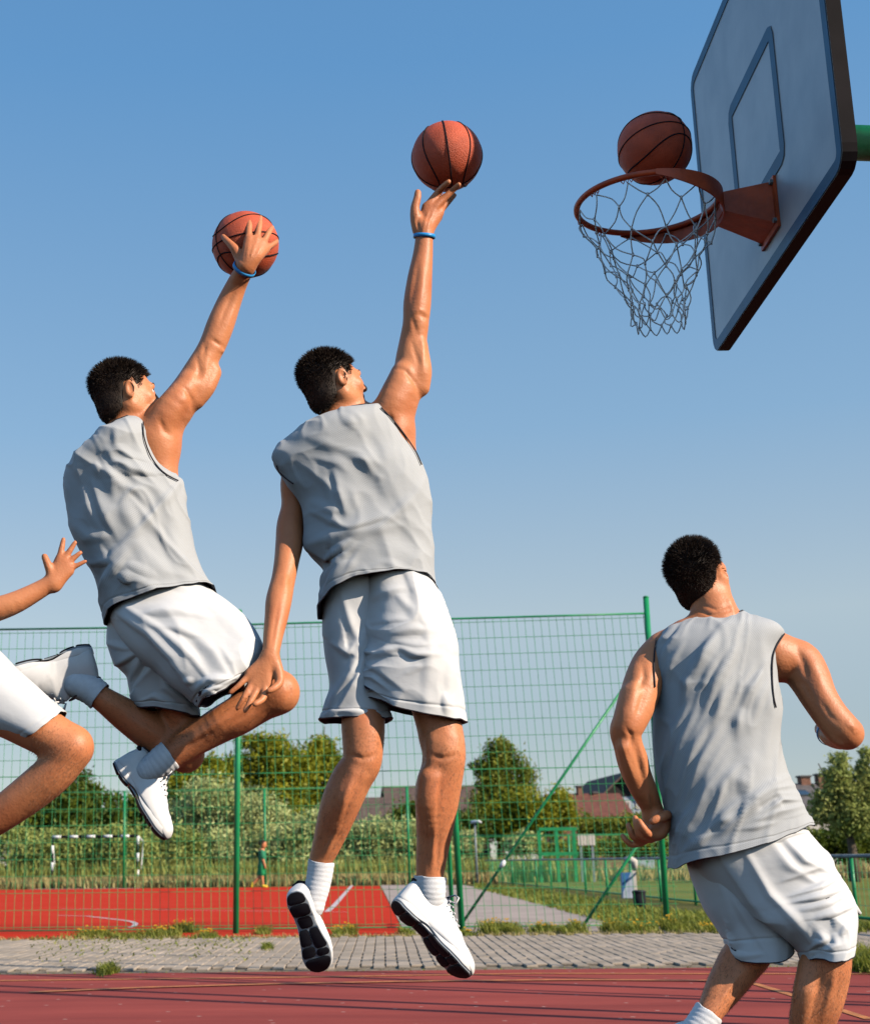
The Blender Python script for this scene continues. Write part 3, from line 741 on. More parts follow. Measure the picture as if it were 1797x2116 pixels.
# far court markings
arc = [G(120, 1892), G(180, 1893.5), G(220, 1898), G(255, 1902), G(273, 1905), G(281, 1909), G(277, 1913.5), G(268, 1917)]
line('handball_line', arc, .07, .000, M['white']); line('handball_line', [G(60, 1917.5), G(816, 1911)], .06, .004, M['white'])
line('handball_line', [G(124, 1879), G(720, 1886)], .05, .008, M['white']); line('handball_line', [G(676, 1884), G(690, 1872), G(727, 1830)], .10, .000, M['white'])
line('handball_line', [G(60, 1838), G(290, 1836)], .35, .000, M['white'])

# paving blocks, laid in rows; the nearest 300 are single pieces
bx, by = .098, .44
M['joint'] = mat('joint_soil', (.22, .17, .11), .95, .3, 20, .4, 80)
M['block'] = mat('paving_block', (.50, .41, .32), .95, spec=.1, scale=2.2, c2=(.30, .25, .195), bump=.35, bscale=60, bdist=.01, detail=10, lo=.3, hi=.72, wpos=True)
pav = poly('pavement', [(-16, near_y(-16) + .005), (14, near_y(14) + .005), (14, far_y(14)), (-16, far_y(-16))], -.008, M['joint'])
gap = .0045
protos = []
for i in range(4):
    mb = MB(); rg = np.random.default_rng(i); V = []
    b0 = [(gap, .016), (bx - gap, .016), (bx - gap, by - .016), (gap, by - .016)]; b0 = [(x + rg.normal(0, .0012), y + rg.normal(0, .006)) for x, y in b0]
    ins = .004; b1 = [(x + (ins if x < bx / 2 else -ins), y + (ins if y < by / 2 else -ins)) for x, y in b0]
    V = [(x, y, -.006) for x, y in b0] + [(x, y, .005) for x, y in b0] + [(x, y, .010 + rg.normal(0, .0012)) for x, y in b1]
    F = [(k, (k + 1) % 4, (k + 1) % 4 + 4, k + 4) for k in range(4)] + [(k + 4, (k + 1) % 4 + 4, (k + 1) % 4 + 8, k + 8) for k in range(4)] + [(8, 9, 10, 11)]
    protos.append((V, F, meshify('paving_block', V, F, M['block'], False)))
cells = []
for i in range(-90, 60):
    off = (i % 2) * by * .5
    x0 = i * bx
    for j in range(-1, 13):
        ly = j * by + off
        if ly < 0.01 or ly + by > 5.15: continue
        y = near_y(x0) + ly; x = x0 + ax_[0] * (ly + near_y(x0))
        px_ = proj(np.array([[x + bx / 2, y + by / 2, 0]]))[0]; cells.append((0 if -20 < px_[0] < 1817 else 1, y, x, px_))
cells.sort(key=lambda c: (c[0], c[1]))
big = MB()
for n_, (_, y, x, _p) in enumerate(cells):
    V, F, me = protos[n_ * 7 % 4]; zz = .004 * (random.random() - .5)
    if n_ < 300:
        o = new_obj('paving_block', me, pav); o.location = (x, y, zz); o.matrix_local = Matrix(((1, ax_[0], 0, x), (sl_, 1, 0, y), (0, 0, 1, zz), (0, 0, 0, 1)))
    else: big.add([(x + a + ax_[0] * b, y + b + sl_ * a, c + zz) for a, b, c in V], F)
big.build('paving_block', M['block'], pav, kind='stuff')

# ------------------------------------------------------------------ plants
M['weed'] = leafmat('weed_leaf', (.19, .25, .03), (.36, .34, .06), 6)
M['dry'] = leafmat('dry_grass', (.46, .36, .13), (.62, .50, .22), 3)
M['flower'] = mat('flower_yellow', (.75, .42, .02), .7)
def blades(n, xy, h, w_, lean=.5, seed=0):
    rg = np.random.default_rng(seed); P = np.array([xy(rg) for _ in range(n)])
    P = np.c_[P, np.full(n, -.012)]; a = rg.uniform(0, 6.28, n); hh = h * rg.uniform(.35, 1.15, n); d = np.c_[np.cos(a), np.sin(a), np.zeros(n)]; s_ = np.c_[-np.sin(a), np.cos(a), np.zeros(n)] * w_
    m_ = P + d * (hh * lean * .35)[:, None] + np.c_[np.zeros((n, 2)), hh * .6]; t = P + d * (hh * lean)[:, None] + np.c_[np.zeros((n, 2)), hh]
    V = np.stack([P - s_, P + s_, m_ + s_ * .8, m_ - s_ * .8, t], 1).reshape(-1, 3); i = np.arange(n)[:, None] * 5
    return V, [tuple(f) for f in (i + np.array([[0, 1, 2, 3]])).tolist()] + [tuple(f) for f in (i + np.array([[3, 2, 4]])).tolist()]
def flowers(P, r, seed):
    rg = np.random.default_rng(seed); mb = MB()
    for p in P:
        R_ = r * rg.uniform(.6, 1.2); V = [p + np.array([R_ * math.cos(a), R_ * math.sin(a) * .8, (.4 * R_ if k % 2 else -.2 * R_)]) for k, a in enumerate(np.linspace(0, 6.28, 7)[:-1])] + [p + np.array([0, 0, R_ * .7])]
        mb.add(V, [(k, (k + 1) % 6, 6) for k in range(6)] + [tuple(range(6))[::-1]])
    return mb
clumps = [(200, 1935, 40, .9), (330, 1936, 34, 1.0), (262, 1938, 26, .7), (378, 1926, 26, 1.2), (427, 1938, 16, .8), (545, 1929, 12, .9), (700, 1932, 12, .8), (725, 1930, 10, 1.1), (840, 1930, 12, .8), (965, 1934, 9, .7), (1015, 1928, 18, 1.4), (1060, 1928, 14, 1.0), (1048, 1922, 16, 1.0), (1120, 1926, 26, 1.0),
          (1165, 1928, 16, .9), (1190, 1925, 14, 1.2), (1262, 1925, 16, 1.3), (1300, 1926, 20, 1.0), (1330, 1925, 20, 1.0), (1385, 1922, 12, 1.5), (1410, 1926, 16, .9), (1460, 1926, 14, .9), (1772, 2006, 20, 1.4), (1795, 1996, 20, 1.6), (222, 2011, 14, .8), (552, 1962, 8, .7), (1740, 1928, 30, 1.0), (1560, 1928, 30, .9), (1640, 1928, 30, .9)]
for q, (cx, cy, sp, hs) in enumerate(clumps):
    c = G(cx, cy); sx = sp * mpp(c)
    V, F = blades(int(150 + sp * 12), lambda rg: (c[0] + rg.normal(0, sx * .6), c[1] + rg.normal(0, .16)), .11 * hs, .006, .8, q)
    nm = ['green weed tuft with yellow flowers at the foot of the mesh fence'][0]
    t = put('weeds', V, F, M['weed'], None, False, kind='stuff')
    rg = np.random.default_rng(q + 90)
    if cy < 1940 and q % 3 != 2:
        Pf = [c + np.array([rg.normal(0, sx * .55), rg.normal(0, .12), .11 * hs * rg.uniform(.6, 1.1)]) for _ in range(int(5 + sp * .5))]
        flowers(Pf, .016, q).build('flowers', M['flower'], t, kind='stuff')
rgm = np.random.default_rng(5)
def strip_xy(rg):
    x = rg.uniform(-12, 8); return (x, far_y(x) + abs(rg.normal(0, .22)) - .06)
V, F = blades(5200, strip_xy, .05, .006, 1.0, 77); put('verge_grass', V, F, M['dry'], None, False, kind='stuff')
def joint_xy(rg):
    px_, py_ = rg.uniform(60, 520), 1936 + abs(rg.normal(0, 22)); g = G(px_, py_); return (g[0], g[1])
V, F = blades(900, joint_xy, .05, .010, 1.2, 78); put('joint_weeds', V, F, M['weed'], None, False, kind='stuff')
def border_xy(rg):
    x = rg.uniform(-4, 5.2); return (x, near_y(x) + rg.normal(.02, .02))
V, F = blades(500, border_xy, .022, .006, 1.2, 79); put('border_weeds', V, F, M['weed'], None, False, kind='stuff')
def bank_xy(rg):
    a, b = rg.random(2); px_ = 980 + 830 * a; yt = np.interp(px_, [980, 1120, 1400, 1797], [1826, 1840, 1885, 1918]); yb = np.interp(px_, [980, 1077, 1295, 1797], [1836, 1860, 1918, 1926]); g = G(px_, yt + (yb - yt) * b); return (g[0], g[1])
V, F = blades(9000, bank_xy, .10, .012, .9, 80); put('bank_grass', V, F, M['weed'], None, False, kind='stuff')

LM = {'dark': leafmat('leaf_dark', (.06, .10, .012), (.17, .21, .02), .9), 'mid': leafmat('leaf_mid', (.13, .18, .02), (.32, .33, .035), .8), 'yellow': leafmat('leaf_yellowgreen', (.17, .21, .012), (.44, .41, .025), .7),
      'willow': leafmat('leaf_willow', (.38, .45, .14), (.66, .70, .30), .8), 'willow2': leafmat('leaf_olive', (.27, .34, .07), (.50, .53, .16), .8)}
M['bark'] = mat('bark', (.10, .075, .05), .9, .3, 6, .6, 20, bdist=.02)
def crown(lobes, n, size, seed, stretch=1.0):
    """lobes: centre xyz, radii xyz; many leaf clumps spread through the volume, denser in clumps"""
    rg = np.random.default_rng(seed); vol = np.array([l[3] * l[4] * l[5] for l in lobes]); P = []
    for l, v in zip(lobes, vol / vol.sum()):
        m = max(20, int(n * v)); nc = max(6, m // 80)
        d = rg.normal(0, 1, (nc, 3)); d /= np.linalg.norm(d, axis=1, keepdims=True); rad = rg.uniform(.35, 1.02, nc) ** .6
        c = np.array(l[:3]) + d * rad[:, None] * np.array(l[3:6]); k = rg.integers(0, nc, m); sp = min(l[3:6]) * .24 + .05
        q = c[k] + rg.normal(0, sp, (m, 3)) * np.array([1, 1, .75]); P.append(q)
    P = np.concatenate(P); m = len(P); P[:, 2] = np.maximum(P[:, 2], .05)
    a = rg.normal(0, 1, (m, 3)); a[:, 2] *= stretch; a /= np.linalg.norm(a, axis=1, keepdims=True); b = np.cross(a, rg.normal(0, 1, (m, 3))); b /= np.linalg.norm(b, axis=1, keepdims=True)
    s1 = size * rg.uniform(.5, 1.3, m)[:, None]; s2 = s1 * .42
    V = np.stack([P - a * s1, P + b * s2, P + a * s1, P - b * s2], 1).reshape(-1, 3)
    return V, np.arange(4 * m).reshape(-1, 4)
def tree(name, label, cat, px, ybase_d, lobes_px, leaf, n, size, seed, group=None, trunk=True, depth=.55, stretch=1.0):
    """lobes_px: px, py, rx, ry in photo pixels at distance ybase_d"""
    Y = ybase_d; base = W(px, 1780, Y); base[2] = 0
    t = thing(name, label, cat, base, group); L_ = []
    rg = np.random.default_rng(seed + 500)
    for (x, y, rx, ry) in lobes_px:
        c = W(x, y, Y); m = mpp(c); L_.append((c[0], c[1] + rg.normal(0, rx * m * .25), c[2], rx * m, max(rx, ry) * m * depth * 1.3, ry * m))
    V, F = crown(L_, int(n * 1.9), size * .68, seed, stretch); put('crown', V, F, LM[leaf], t, False)
    if trunk:
        mb = MB(); top = max(l[2] for l in L_) - .2; r = .10 + .03 * top
        mb.tube([base, base + [.05, 0, top * .3], base + [-.04, .05, top * .62]], [r, r * .7, r * .45], 8)
        for l in L_:
            a = base + np.array([0, 0, min(l[2] * .6, top * .5)]); b = np.array(l[:3]); mb.tube([a, (a + b) / 2 + [0, 0, .1], b + (b - a) * .25], [r * .4, r * .25, r * .08], 6)
        mb.build('trunk', M['bark'], t, True)
    return t
tg = 'trees behind the sports ground'
tree('broadleaf_tree', 'dark tree behind the goal, leftmost with a pointed top', 'tree', 140, 70, [(130, 1680, 60, 80), (178, 1660, 28, 68), (90, 1700, 60, 80), (215, 1690, 35, 50)], 'dark', 9000, .22, 1, tg)
tree('broadleaf_tree', 'dark low tree right of the goal, behind the left player\'s shoe', 'tree', 290, 74, [(250, 1700, 40, 40), (300, 1690, 50, 50), (350, 1690, 35, 55)], 'dark', 6000, .22, 2, tg)
tree('broadleaf_tree', 'yellow green tree between the goal and the green fence post', 'tree', 415, 76, [(405, 1620, 48, 55), (440, 1610, 30, 50), (380, 1660, 50, 50)], 'yellow', 6500, .20, 3, tg)
tree('broadleaf_tree', 'large tree just right of the tall green post, yellow green top', 'tree', 545, 78, [(520, 1565, 45, 45), (565, 1560, 45, 42), (500, 1610, 45, 50), (585, 1600, 50, 55), (550, 1660, 80, 70)], 'yellow', 12000, .21, 4, tg)
tree('broadleaf_tree', 'tall tree with open crown left of the centre player\'s leg', 'tree', 660, 80, [(668, 1535, 24, 30), (650, 1580, 35, 40), (685, 1575, 28, 40), (655, 1640, 60, 65), (620, 1690, 55, 50)], 'yellow', 9500, .20, 5, tg)
tree('broadleaf_tree', 'slim leafy tree behind the leaning green brace, in front of the brown roofs', 'tree', 1035, 75, [(1035, 1560, 30, 32), (1015, 1585, 25, 32), (1055, 1600, 45, 42), (1030, 1650, 50, 45), (990, 1590, 16, 18), (1080, 1640, 30, 30)], 'mid', 7000, .17, 6, tg)
tree('broadleaf_tree', 'round bushy tree between the slim tree and the red roof', 'tree', 1130, 72, [(1100, 1685, 50, 50), (1145, 1680, 45, 45), (1060, 1700, 50, 45)], 'yellow', 8000, .17, 7, tg)
tree('willow_tree', 'pale willow tree at the right edge in front of the grey roofed house', 'tree', 1760, 48, [(1736, 1585, 14, 30), (1728, 1620, 24, 34), (1705, 1672, 24, 34), (1752, 1640, 34, 42), (1792, 1585, 13, 36), (1796, 1640, 28, 45), (1770, 1690, 50, 34), (1702, 1604, 8, 14), (1690, 1640, 12, 14)], 'willow2', 12000, .11, 8, tg)
tree('broadleaf_tree', 'dark bush at the foot of the centre houses', 'tree', 870, 72, [(860, 1700, 50, 40), (920, 1710, 50, 35), (980, 1715, 45, 35)], 'dark', 6000, .17, 9, tg)
tree('broadleaf_tree', 'green garden tree below the red roof', 'tree', 1230, 78, [(1215, 1705, 30, 20), (1265, 1712, 40, 18), (1310, 1708, 40, 24), (1360, 1708, 40, 26)], 'mid', 5000, .15, 10, tg)
sg = 'pale willow shrubs beyond the red court'
tree('willow_shrub', 'largest rounded pale willow shrub, behind the tall green post', 'shrub', 470, 62, [(440, 1665, 75, 52), (500, 1690, 75, 55), (400, 1710, 70, 50), (560, 1715, 60, 50), (470, 1760, 130, 50)], 'willow', 17000, .15, 11, sg, False)
tree('willow_shrub', 'pale willow shrub behind the striped goal', 'shrub', 200, 58, [(150, 1770, 80, 48), (240, 1765, 80, 50), (90, 1770, 70, 50), (20, 1760, 60, 60)], 'willow2', 11000, .14, 12, sg, False)
tree('willow_shrub', 'pale willow shrub behind the child in green', 'shrub', 620, 60, [(590, 1750, 60, 40), (660, 1730, 60, 50), (720, 1750, 60, 45), (640, 1780, 90, 34)], 'willow', 12000, .14, 13, sg, False)
tree('willow_shrub', 'pale willow shrub between the centre player\'s legs', 'shrub', 800, 60, [(780, 1740, 55, 45), (840, 1745, 50, 45), (900, 1760, 45, 35), (800, 1785, 90, 28)], 'willow', 10000, .14, 14, sg, False)
tree('willow_shrub', 'small willow shrub left of the goal post, between goal and big shrub', 'shrub', 330, 60, [(310, 1770, 50, 44), (360, 1765, 55, 46)], 'willow2', 7000, .14, 15, sg, False)
tree('willow_shrub', 'low pale shrub right of the lamp post', 'shrub', 1010, 62, [(960, 1745, 28, 24), (1080, 1745, 30, 22)], 'willow', 3000, .13, 16, sg, False)
tree('garden_hedge', 'dark green hedge behind the pitch below the grey roofed house', 'hedge', 1720, 52, [(1660, 1745, 50, 26), (1740, 1745, 60, 28), (1810, 1745, 50, 28), (1600, 1748, 50, 24)], 'dark', 8000, .13, 17, None, False)
tree('garden_hedge', 'green hedge behind the far green fence under the red roof', 'hedge', 1280, 62, [(1220, 1755, 50, 18), (1300, 1752, 60, 20), (1380, 1752, 60, 20), (1150, 1755, 50, 16)], 'mid', 8000, .12, 18, None, False)
def tall_xy(rg): x = rg.uniform(-14, 8.5); return (x, 53.6 + abs(rg.normal(0, 2.0)) - .04 * x)
V, F = blades(9000, tall_xy, .45, .03, .4, 81); put('tall_dry_grass', V, F, M['dry'], None, False, kind='stuff')
def tall2_xy(rg): x = rg.uniform(5, 45); return (x, 56 + abs(rg.normal(0, 2.5)))
V, F = blades(9000, tall2_xy, .6, .035, .4, 82); put('tall_dry_grass', V, F, M['dry'], None, False, kind='stuff')
def tall3_xy(rg): x = rg.uniform(-16, 12); return (x, 55.5 + abs(rg.normal(0, 2.5)))
M['reed'] = leafmat('green_reed', (.28, .32, .06), (.46, .46, .13), 2)
V, F = blades(9000, tall3_xy, .95, .03, .35, 83); put('tall_green_grass', V, F, M['reed'], None, False, kind='stuff')

# ------------------------------------------------------------------ houses
M['roof_brown'] = mat('roof_brown', (.115, .075, .058), .85, .25, 3, .4, 20, bdist=.03)
M['roof_red'] = mat('roof_red', (.17, .058, .036), .85, .2, 3, .4, 20, bdist=.03)
M['roof_grey'] = mat('roof_grey', (.12, .105, .10), .85, .2, 3, .4, 20, bdist=.03)
M['wall_w'] = mat('wall_white', (.62, .57, .50), .9, .08, 2)
M['wall_b'] = mat('wall_pale_blue', (.42, .47, .54), .9, .08, 2)
M['wood_dark'] = mat('wood_black', (.016, .013, .012), .85, .3, 4)
M['brick_c'] = mat('chimney_brick', (.24, .115, .075), .9, .3, 9)
M['glass'] = mat('window_glass', (.03, .04, .05), .08, spec=.8)
def house(label, x0, x1, y_ridge, y_eave, Y, roof, wall, gable=False, over=.35, depth=9, chim=(), wins=(), sky_=None, mull=True, skew=0):
    """ridge parallel to the picture (or gable facing the camera); sizes read at distance Y"""
    a = W(x0, y_eave, Y); b = W(x1, y_eave, Y); r = W((x0 + x1) / 2, y_ridge, Y + (0 if gable else depth / 2))
    zr, ze = r[2], a[2]; t = thing('house', label, 'house', ((a[0] + b[0]) / 2, Y, 0), 'houses beyond the sports ground')
    X0, X1 = a[0], b[0]; w_ = MB()
    if gable:
        xm = (X0 + X1) / 2; D = depth
        w_.add([(X0 + over, Y, 0), (X1 - over, Y, 0), (X1 - over, Y, ze), (xm, Y, zr - .25), (X0 + over, Y, ze), (X0 + over, Y + D, 0), (X1 - over, Y + D, 0), (X1 - over, Y + D, ze), (xm, Y + D, zr - .25), (X0 + over, Y + D, ze)], [(0, 1, 2, 3, 4), (6, 5, 9, 8, 7), (1, 6, 7, 2), (5, 0, 4, 9)])
        wo = w_.build('wall', wall, t)
        g = MB(); g.add([(X0 + over, Y - .06, ze - .1), (X1 - over, Y - .06, ze - .1), (xm, Y - .06, zr - .3), (X0 + over, Y - .005, ze - .1), (X1 - over, Y - .005, ze - .1), (xm, Y - .005, zr - .3)], [(0, 1, 2), (5, 4, 3), (0, 3, 4, 1)]); g.build('gable_cladding', M['wood_dark'], t)
        for s_, xe in ((-1, X0), (1, X1)):
            rb = MB(); th = .18; dz = -.25
            rb.add([(xm, Y - .7, zr), (xe, Y - .7, ze + dz), (xe, Y + D + .5, ze + dz), (xm, Y + D + .5, zr), (xm, Y - .7, zr - th), (xe, Y - .7, ze + dz - th), (xe, Y + D + .5, ze + dz - th), (xm, Y + D + .5, zr - th)], [(0, 1, 2, 3), (7, 6, 5, 4), (0, 4, 5, 1), (1, 5, 6, 2), (2, 6, 7, 3)]); rb.build('roof', roof, t)
    else:
        w_.box((X0 + over, Y + .45, 0), (X1 - over, Y + depth - .45, ze - .04))
        zz = zr - .25
        w_.add([(X0 + over, Y + .45, ze - .04), (X0 + over, Y + depth - .45, ze - .04), (X0 + over, Y + depth / 2, zz), (X1 - over, Y + .45, ze - .04), (X1 - over, Y + depth - .45, ze - .04), (X1 - over, Y + depth / 2, zz)], [(0, 2, 1), (3, 4, 5)])
        wo = w_.build('wall', wall, t); rb = MB(); th = .16; ym = Y + depth / 2
        for ya in (Y, Y + depth): rb.add([(X0, ya, ze), (X1, ya, ze), (X1, ym, zr), (X0, ym, zr), (X0, ya, ze - th), (X1, ya, ze - th), (X1, ym, zr - th), (X0, ym, zr - th)], [(0, 1, 2, 3), (7, 6, 5, 4), (0, 4, 5, 1), (0, 3, 7, 4), (1, 5, 6, 2)])
        ro = rb.build('roof', roof, t)
        if sky_:
            p = W(sky_[0], sky_[1], Y + depth * .25); sm = MB(); f = (p[2] - ze) / (zr - ze); yy = Y + depth / 2 * f; sl = (zr - ze) / (depth / 2)
            V = [(p[0] + dx, yy + dy, ze + (yy + dy - Y) * sl + dz) for dz in (.03, .12) for dx, dy in ((-.5, -.5), (.5, -.5), (.5, .5), (-.5, .5))]
            sm.add(V, [(0, 3, 2, 1), (4, 5, 6, 7), (0, 1, 5, 4), (1, 2, 6, 5), (2, 3, 7, 6), (3, 0, 4, 7)]); sm.build('skylight', M['glass'], ro)
    for cx, cy, cw in chim:
        p = W(cx, cy, Y + depth * .5); m = mpp(p) * cw; cb = MB(); cb.box((p[0] - m / 2, p[1] - .4, zr - 1.2), (p[0] + m / 2, p[1] + .4, p[2])); co = cb.build('chimney', M['brick_c'], t)
        cc = MB(); cc.box((p[0] - m / 2 - .08, p[1] - .48, p[2] + .003), (p[0] + m / 2 + .08, p[1] + .48, p[2] + .12)); cc.build('chimney_cap', M['roof_grey'], co)
    yf = Y if gable else Y + .45
    for wx, wy, ww, wh in wins:
        p = W(wx, wy, yf); m = mpp(p); a_, b_ = ww * m / 2, wh * m / 2; fb = MB()
        for q in (((-a_, -b_), (a_, -b_ + .1)), ((-a_, b_ - .1), (a_, b_)), ((-a_, -b_ + .1), (-a_ + .1, b_ - .1)), ((a_ - .1, -b_ + .1), (a_, b_ - .1)), ((-.04, -b_ + .1), (.04, b_ - .1))):
            fb.box((p[0] + q[0][0], yf - .08, p[2] + q[0][1]), (p[0] + q[1][0], yf - .002, p[2] + q[1][1]))
        wf = fb.build('window', M['wall_w'], t); pn = MB(); pn.box((p[0] - a_ + .1, yf - .03, p[2] - b_ + .1), (p[0] + a_ - .1, yf - .004, p[2] + b_ - .1)); pn.build('pane', M['glass'], wf)
    return t
house('brown roofed low house seen between the centre player\'s calves', 735, 812, 1648, 1696, 112, M['roof_brown'], M['wall_w'], wins=((770, 1706, 14, 12),))
house('brown roofed house with dark gable end, left of the centre player\'s right calf', 800, 935, 1624, 1678, 118, M['roof_brown'], M['wood_dark'], depth=10, wins=((900, 1692, 14, 12),))
house('dark brown roofed house between the calf and the slim tree', 905, 1020, 1623, 1692, 122, M['roof_brown'], M['wood_dark'], depth=11, chim=((925, 1614, 9),))
house('red brown roofed house with a brick chimney, left of the black gable', 1150, 1312, 1640, 1688, 112, M['roof_red'], M['brick_c'], depth=9, chim=((1196, 1627, 9), (1228, 1640, 9)), wins=((1240, 1698, 12, 12), (1275, 1698, 12, 12)))
house('house with black timber gable above a pale blue wall', 1232, 1350, 1596, 1644, 126, M['roof_brown'], M['wall_b'], gable=True, depth=14, wins=((1275, 1664, 12, 16), (1295, 1664, 12, 16), (1318, 1664, 10, 16)))
house('grey roofed white house with two brick chimneys and a skylight at the right', 1595, 1745, 1619, 1668, 95, M['roof_grey'], M['wall_w'], depth=10, chim=((1660, 1607, 19), (1694, 1603, 16)), wins=((1680, 1683, 12, 14), (1720, 1683, 12, 14)), sky_=(1656, 1641))

# ------------------------------------------------------------------ fences
def fence_main():
    a = G(-40, 1930); b = G(1377, 1917); yl = lambda x: a[1] + (b[1] - a[1]) * (x - a[0]) / (b[0] - a[0])
    t = thing('mesh_fence', 'tall green wire mesh fence with round posts and slanting braces behind the pavement', 'fence', (b[0], b[1], 0))
    top = lambda px_: np.interp(px_, [124, 1334], [1304, 1270])
    def post(pb, pt, r=.036):
        g = G(*pb); p = W(pt[0], pt[1], g[1] + .0); mb = MB(); mb.tube([g + [0, 0, -.1], (g + p) / 2, p], r, 14); mb.tube([p, p + [0, 0, .02]], [r * 1.12, r * .7], 14); mb.build('post', M['green'], t, True); return g, p
    post((487, 1929), (494, 1263)); g2, p2 = post((955, 1931), (914, 1248)); post((936, 1924), (905, 1300), .026); g3, p3 = post((1378, 1917), (1334, 1235)); post((-30, 1932), (-12, 1268))
    for pb, pt in (((957, 1907), (1330, 1362)), ((1206, 1915), (1372, 1668))):
        g = G(*pb); g[2] = .0; e = W(pt[0], pt[1], g[1] + .02); mb = MB(); mb.tube([g + [0, .06, 0], e + [0, .06, 0]], .020, 10); bo = mb.build('brace', M['green'], t, True)
        if pb[0] < 1000:
            q = g + (e - g) * .215; cl = MB(); cl.tube([q - (e - g) * .013 + [0, .06, 0], q + [0, .055, 0], q + (e - g) * .013 + [0, .06, 0]], [.02, .036, .02], 8); cl.build('tape', M['leather'], bo, True)
    # wires
    pxs = np.arange(-45, 1338, 16.35); rows = 19; vb = MB(); hb = MB()
    botp = lambda x: np.interp(x, [124, 1170], [1922, 1912]); lean = lambda x: np.interp(x, [0, 1340], [-.2, 42])
    def pt(x, f):     # f 0 bottom .. 1 top ; x = pixel column at the bottom
        xb = x + lean(x); g = G(xb, botp(xb)); tp = W(x, top(x), yl(g[0])); bt = np.array([g[0], yl(g[0]), max(.03, g[2])]); q = bt + (tp - bt) * f; return q
    for x in pxs:
        if x + lean(x) > 1372: continue
        vb.tube([pt(x, 0), pt(x, .5), pt(x, 1)], .0030, 4, cap=False)
    for j in range(rows):
        f = .01 + j * .98 / (rows - 1); r = .0032
        if j == 9: r = .0062
        for dz in ((0, .012) if j not in (9,) else (0,)):
            hb.tube([pt(x, f) + [0, -.004 if dz else .004, 0] for x in (-45, 300, 700, 1100, 1334)], r, 5, cap=False)
    vb.build('mesh_wires', M['wire'], t, kind='stuff'); hb.build('mesh_wires', M['wire'], t, kind='stuff')
    rb = MB(); rb.tube([pt(x, 1) + [0, 0, .015] for x in (-45, 300, 700, 1100, 1334)], .013, 8); rb.build('top_rail', M['green'], t, True)
    rb = MB(); rb.tube([pt(x, 0) for x in (-45, 300, 700, 1100, 1334)], .008, 8); rb.build('bottom_rail', M['wire'], t, True)
fence_main()
def simple_fence(name, label, A, B, hgt, step, pr, rails, wstep, wr, mats=('green', 'wire'), railr=.02, ends=None):
    A = np.array(A, float); B = np.array(B, float); Ln = np.linalg.norm(B - A); t = thing(name, label, 'fence', ((A + B) / 2)[:3]); d = (B - A) / Ln
    n = max(1, int(round(Ln / step)))
    for i in range(n + 1):
        p = A + d * Ln * i / n; mb = MB(); mb.tube([p + [0, 0, -.05], p + [0, 0, hgt]], pr, 8); mb.build('post', M[mats[0]], t, True)
    for z, r, mm in rails: mb = MB(); mb.tube([A + [0, 0, z], B + [0, 0, z]], r, 8); mb.build('rail', mm, t, True)
    if wstep:
        mb = MB(); m = int(Ln / wstep)
        for i in range(m + 1):
            p = A + d * Ln * i / m; mb.tube([p + [0, 0, .04], p + [0, 0, hgt]], wr, 3, cap=False)
        z = .2
        while z < hgt: mb.tube([A + [0, 0, z], B + [0, 0, z]], wr, 3, cap=False); z += max(.2, wstep)
        mb.build('mesh_wires', M[mats[1]], t, kind='stuff')
M['rail_grey'] = mat('rail_galvanised', (.22, .26, .27), .45, .15, 6)
simple_fence('pitch_barrier', 'low barrier with grey top rail and green mesh beside the football pitch', G(1001, 1823), G(1001, 1823) + (G(1800, 1908) - G(1001, 1823)) * 1.12, .80, 2.6, .026, [(.80, .024, M['rail_grey']), (.05, .02, M['green'])], .16, .0034)
simple_fence('far_fence', 'low green fence across the far side of the football pitch', W(945, 1780, 58) * [1, 1, 0], W(1850, 1780, 60) * [1, 1, 0], 1.75, 4.2, .04, [(1.75, .02, M['wire'])], .25, .006)
simple_fence('ball_fence', 'tall thin green fence behind the red handball court', W(-30, 1780, 54) * [1, 1, 0], W(845, 1780, 52.5) * [1, 1, 0], 3.4, 4.9, .045, [(3.4, .012, M['wire'])], .5, .004)
# gate frame, sign panel, lamp, litter bin, control post, goal
def frame_thing():
    t = thing('gate_frame', 'green gate frame standing behind the pitch barrier', 'gate', W(1150, 1780, 55) * [1, 1, 0])
    zt = W(1150, 1717, 55)[2]
    for x in (1116, 1152, 1188):
        p = W(x, 1780, 55); mb = MB(); mb.box((p[0] - .06, 54.94, 0), (p[0] + .06, 55.06, zt)); mb.build('post', M['green'], t)
    a, b = W(1116, 1717, 55), W(1188, 1717, 55)
    for z in (zt, .95): mb = MB(); mb.box((a[0] - .06, 54.93, z + .003), (b[0] + .06, 55.07, z + .12)); mb.build('crossbar', M['green'], t)
frame_thing()
def slat_panel():
    c = W(1211, 1736, 54); t = thing('slatted_panel', 'small white slatted panel in front of the hedge, right of the gate frame', 'panel', (c[0], 54, 0)); m = mpp(c)
    for i in range(6):
        x = c[0] + (i - 2.5) * 6 * m; mb = MB(); mb.box((x - 2.4 * m, 53.97, c[2] - 11 * m), (x + 2.4 * m, 54.0, c[2] + 11 * m)); mb.build('slat', M['wall_w'], t)
    for s_ in (-1, 1): mb = MB(); mb.box((c[0] + s_ * 12 * m - .04, 54.003, 0), (c[0] + s_ * 12 * m + .04, 54.07, c[2] + 9 * m)); mb.build('post', M['rail_grey'], t)
slat_panel()
